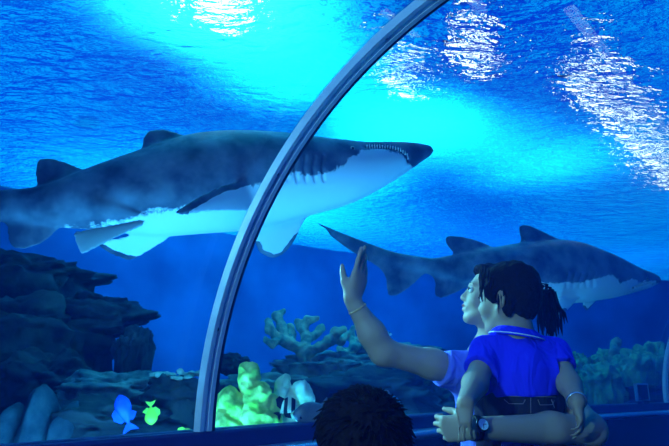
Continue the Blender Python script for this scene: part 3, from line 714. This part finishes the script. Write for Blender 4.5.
fish('dark grey fish swimming out from behind the head of the boy', 322, 414, 2.95, 56, math.pi, .40, (grey_f, grey_f), yaw=.2)
fish('blue grey fish showing above the right side of the head of the boy', 384, 402, 3.4, 36, .15, .42, (mat('blue grey scales', (.06, .30, .55), .4), grey_f))
fish('slim pale fish right of the raised forearm', 381, 333, 5.0, 24, .1, .22, (pale_f, pale_f))
# ------------------------------------------------------------------ people
skin_w = mat('woman skin', (.50, .33, .24), .5, .35, bump=.05, bscale=90, sss=.05)
skin_c = mat('child skin', (.44, .28, .20), .5, .35, bump=.05, bscale=90, sss=.05)
hairm = mat('dark hair', (.012, .006, .006), .6, .05, bump=.5, bscale=70)
lipm = mat('lips', (.45, .12, .12), .4); whitem = mat('eye white', (.8, .8, .8), .2); browm = mat('eyebrow', (.02, .012, .01), .7)
def cloth(name, c, c2=None, rough=.85):
    m, nt, out = fresh(name); L = nt.links.new; b = nt.nodes.new('ShaderNodeBsdfPrincipled'); L(b.outputs[0], out.inputs['Surface'])
    b.inputs['Base Color'].default_value = (*c, 1); b.inputs['Roughness'].default_value = rough; b.inputs['Specular IOR Level'].default_value = .05
    tc = nt.nodes.new('ShaderNodeTexCoord'); n = nt.nodes.new('ShaderNodeTexNoise'); n.inputs['Scale'].default_value = 9; n.inputs['Detail'].default_value = 2; n.inputs['Distortion'].default_value = 1.2
    mp = nt.nodes.new('ShaderNodeMapping'); mp.inputs['Scale'].default_value = (1.6, 1.6, .7); L(tc.outputs['Object'], mp.inputs[0]); L(mp.outputs[0], n.inputs['Vector'])
    bp = nt.nodes.new('ShaderNodeBump'); bp.inputs['Strength'].default_value = .7; bp.inputs['Distance'].default_value = .03; L(n.outputs['Fac'], bp.inputs['Height']); L(bp.outputs[0], b.inputs['Normal']); return m
sh_w = cloth('lilac shirt cloth', (.16, .20, .80)); sh_c = cloth('royal blue polo cloth', (.035, .03, .88)); jeans = cloth('dark jeans', (.030, .022, .035)); stitch = mat('jean stitching', (.35, .28, .32), .8)
pants = cloth('dark trousers', (.02, .02, .035)); whitecl = mat('white trim', (.75, .8, .9), .7); shoem = mat('dark shoe', (.03, .03, .03), .6); boyshirt = cloth('dark navy shirt', (.02, .02, .05))
def frame3(f, up=(0, 0, 1)):
    f = Vector(f).normalized(); s = Vector(up).cross(f).normalized(); u = f.cross(s); return f, s, u      # forward, left, up
class Head:
    def __init__(h, o, fwd, sc, up=(0, 0, 1), child=False): h.o = Vector(o); h.f, h.s, h.u = frame3(fwd, up); h.k = sc; h.child = child; h.rot = Matrix((h.f, h.s, h.u)).transposed()
    def p(h, x, y, z): return h.o+(h.f*x+h.s*y+h.u*z)*h.k
    def e(h, S, c, r, k=.012, op='u'): S.ell(h.p(*c), [q*h.k for q in r], k*h.k, h.rot, op)
    def c(h, S, a, b, ra, rb, k=.012, op='u'): S.cone(h.p(*a), h.p(*b), ra*h.k, rb*h.k, k*h.k, op)
    def add(h, S, neck):
        cz = .012 if h.child else 0
        h.e(S, (-.012, 0, .030+cz), (.096, .077, .088)); h.e(S, (.030, 0, -.028), (.060, .060, .080), .03)
        for q in (-1, 1):
            h.c(S, (-.005, .050*q, -.045), (.062, .016*q, -.098), .022, .018, .03); h.e(S, (.062, .036*q, -.032), (.026, .026, .026) if not h.child else (.032, .032, .034), .02)
        h.e(S, (.074, 0, -.100), (.018, .020, .016), .015); h.c(S, (.080, -.034, .024), (.080, .034, .024), .011, .011, .02)
        for q in (-1, 1): h.e(S, (.094, .031*q, .004), (.015, .019, .012), .012, 's')
        h.c(S, (.084, 0, .012), (.106, 0, -.026), .007, .0115, .012)
        for q in (-1, 1): h.e(S, (.096, .011*q, -.032), (.011, .008, .008), .008)
        h.e(S, (.082, 0, -.060), (.016, .026, .020), .014)
        h.c(S, (.088, -.019, -.060), (.0985, 0, -.0545), .003, .0055, .005); h.c(S, (.088, .019, -.060), (.0985, 0, -.0545), .003, .0055, .005)
        h.c(S, (.086, -.017, -.064), (.0955, 0, -.071), .003, .006, .005); h.c(S, (.086, .017, -.064), (.0955, 0, -.071), .003, .006, .005)
        h.c(S, (.090, -.016, -.0625), (.103, 0, -.0625), .0018, .0018, .003, 's'); h.c(S, (.090, .016, -.0625), (.103, 0, -.0625), .0018, .0018, .003, 's')
        for q in (-1, 1):
            r = h.rot.to_4x4() @ Matrix.Rotation(-.35*q, 4, 'Z')
            S.ell(h.p(-.008, .080*q, -.004), [z*h.k for z in (.019, .008, .032)], .006*h.k, r); S.ell(h.p(-.002, .090*q, -.004), [z*h.k for z in (.010, .006, .018)], .004*h.k, r, 's')
        S.chain([h.p(-.020, 0, -.045)]+list(neck), [.055*h.k]+[(.053 if not h.child else .046)*h.k]*len(neck), .03)
    def extras(h, e):
        for q in (-1, 1):
            c = h.p(.083, .031*q, .005); ax = (h.f+h.s*q*.25).normalized(); k = h.k
            mb = MB(); mb.lathe([(.0115*k, -.004*k), (.0125*k, .002*k), (.010*k, .007*k), (.006*k, .0095*k)], c, ax, 14); ey = mb.build('eye', whitem, e, True)
            mb = MB(); mb.lathe([(.0058*k, .0085*k), (.0045*k, .0108*k), (.001*k, .0112*k)], c, ax, 12); mb.build('iris', eyem, ey, True)
            mb = MB(); mb.tube([h.p(.0885, .014*q, .025), h.p(.090, .030*q, .031), h.p(.080, .048*q, .025)], [.0022*k, .003*k, .0012*k], 6); mb.build('eyebrow', browm, e, True)
            mb = MB(); mb.tube([h.p(.0935, .017*q, .006), h.p(.0985, .031*q, .0135), h.p(.088, .046*q, .005)], .0016*k, 6); mb.build('eyelash', browm, e, True)
        mb = MB(); mb.tube([h.p(.0905, -.018, -.0605), h.p(.1000, -.006, -.056), h.p(.1010, 0, -.0575), h.p(.1000, .006, -.056), h.p(.0905, .018, -.0605)], [.001, .0042*h.k, .0045*h.k, .0042*h.k, .001], 8)
        mb.tube([h.p(.0885, -.016, -.0645), h.p(.0965, 0, -.0705), h.p(.0885, .016, -.0645)], [.001, .0052*h.k, .001], 8); mb.build('lips', lipm, e, True)
def skinmesh(S, name, m, e, it=2, nz=0, nf=30, squash=None):
    P, Fq = S.mesh(); P = relax(P, Fq, it)
    if nz:
        Q = []
        for v in P: v = Vector(v); Q.append(v+noise.noise_vector(Vector((v.x*nf, v.y*nf, v.z*nf*.35)))*nz)
        P = np.array([tuple(q) for q in Q])
    return mesh(name, P, Fq, m, e)
def hand(S, wrist, d, n, sc=1, side=1, curl=(.2, .2, .25, .3), spread=.10, thumb=(.8, .55, .1), rw=.026):
    """wrist, finger direction, palm normal; side=+1 puts the thumb along d x n"""
    w = Vector(wrist); d = Vector(d).normalized(); n = Vector(n); n = (n-d*n.dot(d)).normalized(); s = d.cross(n)*side; k = sc
    kn = [(.029, .083), (.010, .088), (-.010, .084), (-.028, .076)]; ln = [(.040, .024, .019), (.044, .028, .020), (.041, .026, .019), (.031, .020, .017)]; rr = [.0088, .0090, .0085, .0076]
    tips = []
    for i, ((so, do), L, r) in enumerate(zip(kn, ln, rr)):
        K = w+(s*so+d*do)*k; S.cone(w+s*so*.55*k+d*.004*k, K, .0150*k, .0105*k, .014*k)
        dirn = (d+s*spread*(1.2-i*.8)).normalized(); p = K; ang = 0
        for j, l in enumerate(L):
            ang += curl[i]*(1 if j < 2 else .7); v = dirn*math.cos(ang)+n*math.sin(ang); q = p+v*l*k
            S.cone(p, q, r*(1-.09*j)*k, r*(1-.09*(j+1))*k, .004*k); p = q
        tips.append(p)
    b = w+(s*.018+d*.014+n*.004)*k; m1 = b+(s*thumb[0]+d*thumb[1]+n*thumb[2]).normalized()*.042*k
    v2 = (s*thumb[0]*.45+d+n*(thumb[2]+.1)).normalized(); m2 = m1+v2*.032*k; m3 = m2+(v2+d*.3).normalized()*.024*k
    S.cone(b, m1, .0155*k, .0125*k, .012*k); S.cone(m1, m2, .0115*k, .0100*k, .005*k); S.cone(m2, m3, .0100*k, .0078*k, .005*k)
    S.ell(w+(d*.045+n*.006)*k, (.036*k, .036*k, .02*k), .012*k, Matrix((s, d, n)).transposed())
    return tips
# ---- the woman
YW = 2.08
wf = empty('person', (W(502, 400, YW+.02).x, YW+.02, 0), 'woman in a lilac blue shirt, arm raised, looking up and holding the toddler', 'person')
hw = Head(W(492, 297, 2.05), (-.96, .10, .24), .90)
neckb = W(512, 352, YW+.02)
shR, elR, wrR = W(478, 375, YW+.02), W(383, 352, 1.98), W(352, 300, 1.94)
shL, elL, wrL = W(546, 374, YW+.02), W(590, 430, 1.80), W(474, 428, 1.66)
px = wf.location.x
def zc_(z, dx=0, dy=0): return Vector((px+dx, YW+.02+dy, z))
S = SDF((wrR.x-.10, 1.58, -.0), (px+.35, YW+.30, 1.66), .0045)
hw.add(S, [hw.p(-.03, 0, -.10), neckb])
S.chain([neckb, zc_(1.20), zc_(1.0), zc_(.86)], [.05, .10, .095, .11], .05)
S.chain([shR-Vector((-.05, 0, .0)), shR, shR.lerp(elR, .5), elR, elR.lerp(wrR, .35), wrR], [.055, .050, .046, .040, .041, .0265], .03)
S.chain([shL, shL.lerp(elL, .5), elL, elL.lerp(wrL, .35), wrL], [.048, .044, .042, .043, .028], .03)
for q in (-1, 1): S.chain([zc_(.86, .08*q), zc_(.48, .085*q, -.01), zc_(.28, .09*q), zc_(.08, .09*q)], [.075, .052, .048, .032], .03); S.chain([zc_(.05, .09*q, .0), zc_(.03, .10*q, -.14)], [.034, .026], .02)
hand(S, wrR, (.32, .06, .94), (-.74, .64, .1), 1.02, 1, (-.04, .05, .16, .26), .13, (.42, .75, .45))
hand(S, wrL, (-.88, .38, -.05), (.35, .9, .1), .92, -1, (.75, .8, .85, .9), .03, (.5, .7, .5))
body = skinmesh(S, 'body', skin_w, wf); hw.extras(wf)
# hair: a cap over the skull, swept back into a ponytail
S = SDF(hw.p(0, 0, 0)-Vector((.2, .2, .2)), hw.p(0, 0, 0)+Vector((.3, .2, .2)), .0045)
hw.e(S, (-.020, 0, .042), (.103, .086, .094)); hw.e(S, (-.055, 0, -.005), (.062, .074, .075), .02); hw.e(S, (.045, 0, .082), (.045, .055, .035), .02)
for q in (-1, 1): hw.e(S, (.008, .074*q, .018), (.030, .014, .050), .015)
fp, ff = hw.p(.070, 0, .075), (hw.f-hw.u*.75).normalized()
S.cut(lambda x, y, z: ((x-fp.x)*ff.x+(y-fp.y)*ff.y+(z-fp.z)*ff.z))
hairw = skinmesh(S, 'hair', hairm, wf, 1, .006, 45)
random.seed(11)
tie = W(535, 305, 2.02)
mb = MB()
b0 = hw.p(-.10, 0, .03)
mb.tube([b0, b0.lerp(tie, .5)+Vector((0, 0, .012)), tie], [.045, .030, .016], 12)
for i in range(70):
    j = Vector((random.gauss(0, .011), random.gauss(0, .010), random.gauss(0, .010)))
    l = random.uniform(.6, 1.1); e1 = W(548+random.uniform(-7, 4), 300+random.uniform(-10, 4), 2.0)+j; e2 = W(552+random.uniform(-7, 5), 300+34*l, 2.0)+j*1.5
    mb.tube([tie+j*.5, tie.lerp(e1, .5)+Vector((0, 0, .014))+j, e1, e1.lerp(e2, .55)+j*.4, e2], [.005, .0065, .006, .005, .0008], 5)
for i in range(14):
    t = tie+Vector((random.gauss(0, .01), random.gauss(0, .008), .005)); mb.tube([t, t+Vector((.02, 0, .028)), t+Vector((random.uniform(.02, .06), random.uniform(-.02, .02), random.uniform(.03, .055)))], [.004, .003, .0006], 5)
mb.build('ponytail', hairm, wf, True)
mb = MB()
for k in range(20): a = k*math.pi/10; b = a+math.pi/10; c = tie+Vector((-.004, -.004, 0)); r = .021; mb.tube([c+Vector((0, math.cos(a)*r, math.sin(a)*r)), c+Vector((.002, math.cos(b)*r, math.sin(b)*r))], .0045, 6)
tag(mb.build('hair_tie', mat('sparkly pink hair tie', (.65, .35, .85), .25, .6, metal=.2), wf, True), 'lilac hair tie')
# shirt
S = SDF((shR.x-.16, YW-.22, .80), (px+.30, YW+.26, 1.40), .0055)
S.chain([neckb-Vector((0, 0, .04)), zc_(1.21, 0), zc_(1.05), zc_(.90)], [.07, .150, .142, .150], .05, sq=((0, 1, 0), .72))
S.chain([shR+Vector((.05, 0, -.02)), shR, shR.lerp(elR, .42)], [.07, .066, .068], .04); S.chain([shL-Vector((.04, 0, .01)), shL, shL.lerp(elL, .35)], [.07, .060, .058], .04)
for q in (-1, 1): S.ell(zc_(1.19, .06*q, -.07), (.055, .05, .055), .04)
cutp = shR.lerp(elR, .40); cd = (elR-shR).normalized(); cutl = shL.lerp(elL, .33); cl = (elL-shL).normalized()
def keep(x, y, z):
    a = (x-cutp.x)*cd.x+(y-cutp.y)*cd.y+(z-cutp.z)*cd.z; a = np.where(x < px-.12, a, -1)
    b = (x-cutl.x)*cl.x+(y-cutl.y)*cl.y+(z-cutl.z)*cl.z; b = np.where((x > px+.10), b, -1)
    return np.maximum(np.maximum(np.maximum(a, b), .84-z), z-(neckb.z+.0))
S.cut(keep); skinmesh(S, 'shirt', sh_w, wf, 2, .006, 14)
S = SDF((px-.25, YW-.25, .05), (px+.25, YW+.3, .95), .01)
S.chain([zc_(.92), zc_(.82)], [.118, .13], .04)
for q in (-1, 1): S.chain([zc_(.84, .075*q), zc_(.48, .09*q, -.01), zc_(.09, .095*q)], [.092, .072, .062], .03)
S.cut(lambda x, y, z: .08-z); skinmesh(S, 'trousers', pants, wf, 2, .006, 14)
for q in (-1, 1):
    S = SDF(zc_(-.02, .1*q-.1, -.25), zc_(.13, .1*q+.1, .12), .006); S.chain([zc_(.05, .09*q, .02), zc_(.035, .095*q, -.06), zc_(.032, .10*q, -.15)], [.045, .042, .036], .02); S.cut(lambda x, y, z: .002-z); skinmesh(S, 'shoe', shoem, wf)
# watch and bracelet
def band(e, name, c, ax, r, w, th, m, squash=1.0, n=28):
    ax = Vector(ax).normalized(); u = ax.orthogonal().normalized(); v = ax.cross(u); mb = MB(); rows = []
    for k in range(n):
        a = 2*math.pi*k/n; dr = u*math.cos(a)+v*math.sin(a)*squash; rows.append([c+dr*rr+ax*x for rr, x in ((r, -w/2), (r+th, -w/2*.8), (r+th, w/2*.8), (r, w/2))])
    rows.append(rows[0]); mb.strip(rows, close=True); return mb.build(name, m, e, True)
axw = (wrL-elL).normalized(); wc = wrL-axw*.004
wb = band(wf, 'watch_strap', wc, axw, .0305, .022, .003, mat('black strap', (.008, .008, .01), .5))
fd = (Vector((0, 0, CH))-wc); fd = (fd-axw*fd.dot(axw)).normalized(); fd = (fd+Vector((0, 0, .25))).normalized()
mb = MB(); mb.lathe([(.0175, 0), (.0185, .006), (.016, .009)], wc+fd*.0305, fd, 24); ws = mb.build('watch_case', mat('dark case', (.03, .035, .05), .3, metal=.8), wf, True)
mb = MB(); mb.lathe([(.0145, .0088), (.0145, .0098)], wc+fd*.0305, fd, 24); mb.build('dial', mat('watch dial', (.6, .85, .95), .3), ws)
mb = MB(); uu = fd.orthogonal().normalized(); vv = fd.cross(uu); c0 = wc+fd*.0407
for a, l in ((.6, .011), (2.4, .008)): mb.tube([c0, c0+(uu*math.cos(a)+vv*math.sin(a))*l], .0008, 5)
mb.build('watch_hands', gasket, ws)
axb = (elR-wrR).normalized(); band(wf, 'bracelet', wrR.lerp(elR, .17), axb, .0295, .006, .003, mat('bead bracelet', (.75, .45, .22), .4))
# ---- the toddler
YC = 1.84
tf = empty('person', W(520, 420, YC), 'toddler in a royal blue polo and dark jeans, back turned, carried on the arm', 'person')
hc = Head(W(508, 300, YC), (-.78, .62, .02), .86, child=True)
nb = W(516, 336, YC); cs = W(520, 370, YC); cp = W(522, 404, YC)
sL, eL, hL_ = W(487, 352, YC-.0), W(475, 384, YC-.10), W(466, 402, YC-.24)
sR, eR, hR_ = W(554, 354, YC+.02), W(569, 384, YC-.07), W(577, 402, YC-.16)
S = SDF(Vector((W(440, 400, YC).x, YC-.28, tf.location.z-.22)), Vector((W(605, 400, YC).x, YC+.30, hc.o.z+.13)), .004)
hc.add(S, [hc.p(-.02, 0, -.085), nb])
S.chain([nb, cs, cp], [.045, .075, .078], .04)
S.chain([sL, eL, hL_], [.034, .034, .023], .02); S.chain([sR, eR, hR_], [.034, .032, .022], .02)
hand(S, hL_, (-.30, -.22, -.93), (.35, .85, -.2), .62, -1, (.35, .4, .45, .5), .16, (.6, .7, .2))
hand(S, hR_, (.15, -.1, -.97), (-.8, .5, 0), .60, 1, (.45, .5, .55, .6), .1, (.6, .7, .3))
hips = [W(505, 403, YC+.02), W(540, 403, YC+.02)]; 
kne = [Vector((px-.06, YW-.08, hips[0].z-.02)), Vector((px+.185, YW+.02, hips[1].z-.02))]
ft = [kne[0]+Vector((-.01, .05, -.15)), kne[1]+Vector((.01, .05, -.15))]
for a, b, c in zip(hips, kne, ft): S.chain([a, b, c], [.05, .042, .03], .03); S.chain([c, c+Vector((0, .05, -.015))], [.026, .02], .02)
skinmesh(S, 'body', skin_c, tf); hc.extras(tf)
S = SDF(hc.p(0, 0, 0)-Vector((.14, .14, .12)), hc.p(0, 0, 0)+Vector((.14, .14, .16)), .004)
hc.e(S, (-.016, 0, .050), (.104, .087, .092)); hc.e(S, (-.045, 0, -.004), (.068, .076, .078), .03); hc.e(S, (.050, 0, .078), (.048, .056, .040), .02)
for q in (-1, 1): hc.e(S, (.020, .074*q, .018), (.034, .014, .040), .012); hc.e(S, (-.030, .074*q, -.030), (.022, .014, .040), .01); hc.e(S, (-.004, .095*q, -.008), (.024, .026, .036), .006, op='s')
fp2, ff2 = hc.p(.082, 0, .055), (hc.f-hc.u*.45).normalized()
S.cut(lambda x, y, z: ((x-fp2.x)*ff2.x+(y-fp2.y)*ff2.y+(z-fp2.z)*ff2.z))
skinmesh(S, 'hair', hairm, tf, 1, .006, 50)
mb = MB(); random.seed(3)
for i in range(60):                          # loose wisps at fringe and nape
    a = random.uniform(-2.9, 2.9); x, y = math.cos(a)*.095, math.sin(a)*.084; z = random.uniform(-.02, .05)+(.04 if x > .03 else 0)
    p0 = hc.p(x*.96, y*.96, z+.03); p1 = hc.p(x*1.04, y*1.05, z); p2 = hc.p(x*random.uniform(.98, 1.06), y*1.04, z-random.uniform(.015, .05))
    mb.tube([p0, p1, p2], [.0035, .0032, .0005], 5)
mb.build('hair_wisps', hairm, tf, True)
# polo shirt, collar
S = SDF(Vector((W(455, 400, YC).x, YC-.17, cp.z-.05)), Vector((W(590, 400, YC).x, YC+.17, nb.z+.06)), .004)
S.chain([nb-Vector((0, 0, .035)), cs, cp+Vector((0, 0, .03))], [.055, .098, .106], .04, sq=((0, 1, 0), .88))
S.chain([cs.lerp(sL, .6)+Vector((0, 0, .02)), sL, sL.lerp(eL, .62)], [.06, .047, .050], .03); S.chain([cs.lerp(sR, .6)+Vector((0, 0, .02)), sR, sR.lerp(eR, .55)], [.06, .045, .047], .03)
hz = cp.z+.022
c1, d1 = sL.lerp(eL, .60), (eL-sL).normalized(); c2, d2 = sR.lerp(eR, .52), (eR-sR).normalized(); cxm = cs.x
def keep(x, y, z):
    a = (x-c1.x)*d1.x+(y-c1.y)*d1.y+(z-c1.z)*d1.z; a = np.where(x < cxm-.095, a, -1); b = (x-c2.x)*d2.x+(y-c2.y)*d2.y+(z-c2.z)*d2.z; b = np.where(x > cxm+.095, b, -1)
    return np.maximum(np.maximum(np.maximum(a, b), hz-z+.25*(x-cxm)*0), z-(nb.z+.024))
S.cut(keep); shc = skinmesh(S, 'polo_shirt', sh_c, tf, 2, .007, 16)
def ringpts(c, rx, ry, tilt, n=40, lift=0): return [c+Vector((math.cos(2*math.pi*k/n)*rx, math.sin(2*math.pi*k/n)*ry, math.cos(2*math.pi*k/n)*tilt+lift)) for k in range(n+1)]
cc = nb+Vector((.002, 0, .010)); rows = [ringpts(cc, .050, .048, -.010, lift=.012), ringpts(cc, .064, .062, -.012, lift=.010), ringpts(cc, .082, .078, -.014, lift=-.014), ringpts(cc, .078, .074, -.014, lift=-.018)]
mb = MB(); mb.strip(rows); col_ = mb.build('collar', sh_c, tf, True)
mb = MB(); mb.tube(ringpts(cc, .0805, .0765, -.014, lift=-.012), .0021, 6); tag(mb.build('collar_stripe', whitecl, col_, True), 'white stripe')
# sleeve badge
sb = W(561, 352, YC-.03); mb = MB(); mb.lathe([(.010, 0), (.010, .004)], sR+Vector((.044, -.018, .0)), (.9, -.4, .1), 8); tag(mb.build('sleeve_badge', whitecl, tf), 'small white badge on the sleeve')
# jeans
S = SDF(Vector((px-.27, YC-.14, hips[0].z-.20)), Vector((px+.27, YW+.14, cp.z+.06)), .0045)
S.chain([cp+Vector((0, 0, .022)), cp-Vector((0, 0, .01))], [.094, .096], .03, sq=((0, 1, 0), .9))
for a, b, c in zip(hips, kne, ft): S.chain([a, b, c], [.066, .052, .042], .03)
S.cut(lambda x, y, z: np.maximum(z-(cp.z+.045), ft[0].z+.02-z)); jn = skinmesh(S, 'jeans', jeans, tf, 2, .004, 18)
def onback(pxx, pyy, r=.100):                 # a point on the toddler's back, seen from behind
    q = W(pxx, pyy, YC); dx = (q.x-cp.x)/r; return Vector((q.x, cp.y-r*.9*math.sqrt(max(1-dx*dx, .05))-.001, q.z))
mb = MB(); mb.tube([onback(x, 396+.02*(x-520)) for x in range(492, 553, 5)], .0012, 5)
mb.tube([onback(498, 399), onback(502, 403), onback(514, 403), onback(516, 399)], .0012, 5); mb.tube([onback(528, 399), onback(530, 404), onback(544, 404), onback(547, 400)], .0012, 5)
mb.tube([onback(543, 399), onback(547, 407)], .0014, 5); mb.tube([onback(521, 397), onback(521, 412)], .0010, 5)
mb.build('stitching', stitch, jn, True)
ab = (hR_-eR).normalized(); band(tf, 'bracelet', hR_-ab*.004, ab, .024, .006, .003, mat('silver bangle', (.8, .85, .9), .25, metal=.8))
# striped cloth bundle
bc = W(573, 462, 1.95)
m, nt, out = fresh('striped cloth'); b_ = nt.nodes.new('ShaderNodeBsdfPrincipled'); nt.links.new(b_.outputs[0], out.inputs['Surface']); b_.inputs['Roughness'].default_value = .7
tcn = nt.nodes.new('ShaderNodeTexCoord'); wv = nt.nodes.new('ShaderNodeTexWave'); wv.inputs['Scale'].default_value = 22; wv.inputs['Distortion'].default_value = .6; nt.links.new(tcn.outputs['Object'], wv.inputs['Vector'])
rp = nt.nodes.new('ShaderNodeValToRGB'); rp.color_ramp.elements[0].color = (.03, .08, .75, 1); rp.color_ramp.elements[1].color = (.35, .55, 1, 1); rp.color_ramp.elements[0].position = .55; nt.links.new(wv.outputs['Fac'], rp.inputs['Fac']); nt.links.new(rp.outputs[0], b_.inputs['Base Color'])
S = SDF(bc-Vector((.12, .12, .2)), bc+Vector((.12, .12, .12)), .006)
S.ell(bc, (.058, .05, .062), .02); S.ell(bc-Vector((0, 0, .08)), (.05, .045, .07), .04); P, Fq = S.mesh()
tag(mesh('cloth_bag', P, Fq, m), 'bright blue striped cloth bag hanging below the elbow of the woman', 'bag')
# ---- the boy in front
YB = 1.13
bo = empty('person', (W(360, 440, YB).x, YB, 0), 'boy with short dark hair seen from behind, only the head in view', 'person')
hb = Head(W(360, 457, YB), (-.25, .95, .10), .89, child=True)
bx = bo.location.x; bz = lambda z, dx=0, dy=0: Vector((bx+dx, YB+dy, z))
S = SDF((bx-.26, YB-.16, 0), (bx+.26, YB+.22, hb.o.z+.12), .0065)
hb.add(S, [hb.p(-.02, 0, -.09), bz(.86)]); S.chain([bz(.86), bz(.76), bz(.60), bz(.50)], [.045, .085, .08, .09], .04)
for q in (-1, 1):
    S.chain([bz(.83, .11*q), bz(.66, .16*q, .01), bz(.52, .17*q, .05)], [.04, .034, .024], .03); hand(S, bz(.52, .17*q, .05), (0, .15, -1), (-q, .1, 0), .65, -q, (.3, .3, .35, .4))
    S.chain([bz(.50, .055*q), bz(.28, .06*q, .01), bz(.06, .065*q)], [.062, .045, .03], .03); S.chain([bz(.04, .065*q), bz(.028, .07*q, .10)], [.032, .026], .02)
skinmesh(S, 'body', skin_c, bo); hb.extras(bo)
S = SDF(hb.p(0, 0, 0)-Vector((.14, .14, .12)), hb.p(0, 0, 0)+Vector((.14, .14, .15)), .0045)
hb.e(S, (-.020, 0, .046), (.106, .090, .086)); hb.e(S, (-.045, 0, -.004), (.070, .079, .075), .03); hb.e(S, (.045, 0, .085), (.05, .056, .034), .02)
for q in (-1, 1): hb.e(S, (-.004, .095*q, -.006), (.017, .020, .026), .006, op='s')
fp3, ff3 = hb.p(.085, 0, .055), (hb.f-hb.u*.4).normalized()
S.cut(lambda x, y, z: ((x-fp3.x)*ff3.x+(y-fp3.y)*ff3.y+(z-fp3.z)*ff3.z))
skinmesh(S, 'hair', hairm, bo, 1, .008, 60)
mb = MB(); random.seed(8)
for i in range(420):                          # short tufts all over the crown
    a = random.uniform(0, 2*math.pi); t = random.uniform(.0, 1.0); r = math.sin(t*1.5); v = Vector((math.cos(a)*r*.104-.02, math.sin(a)*r*.088, math.cos(t*1.5)*.086+.044))
    if v.x > .075 and v.z < .07: continue
    n_ = Vector(((v.x+.02)/.104**2, v.y/.088**2, (v.z-.044)/.086**2)).normalized(); tg = Vector((.6, .2*math.sin(i), -.7)); tg = (tg-n_*tg.dot(n_)).normalized()
    p0 = v-n_*.004; p1 = v+n_*.006+tg*.012; p2 = v+n_*random.uniform(.004, .012)+tg*random.uniform(.022, .034)
    mb.tube([hb.p(*p0), hb.p(*p1), hb.p(*p2)], [.0028, .0024, .0004], 4)
mb.build('hair_tufts', hairm, bo, True)
S = SDF((bx-.24, YB-.16, .45), (bx+.24, YB+.16, .95), .0075); S.chain([bz(.84), bz(.76), bz(.60), bz(.50)], [.075, .115, .105, .11], .04, sq=((0, 1, 0), .9))
for q in (-1, 1): S.chain([bz(.82, .08*q), bz(.83, .11*q), bz(.72, .145*q)], [.055, .052, .052], .03)
S.cut(lambda x, y, z: np.maximum(np.maximum(.47-z, z-.875), np.where(np.abs(x-bx) > .115, .73-z, -1))); skinmesh(S, 'shirt', boyshirt, bo, 2, .005, 14)
S = SDF((bx-.16, YB-.14, .26), (bx+.16, YB+.14, .55), .0075); S.chain([bz(.50), bz(.46)], [.10, .10], .03)
for q in (-1, 1): S.chain([bz(.48, .055*q), bz(.27, .065*q)], [.08, .072], .02)
S.cut(lambda x, y, z: np.maximum(.30-z, z-.52)); skinmesh(S, 'shorts', pants, bo, 2, .004, 14)
for q in (-1, 1):
    S = SDF(bz(-.02, .07*q-.09, -.08), bz(.10, .07*q+.09, .2), .006); S.chain([bz(.045, .065*q, -.01), bz(.035, .068*q, .05), bz(.03, .07*q, .11)], [.042, .040, .034], .02); S.cut(lambda x, y, z: .002-z); skinmesh(S, 'shoe', shoem, bo)
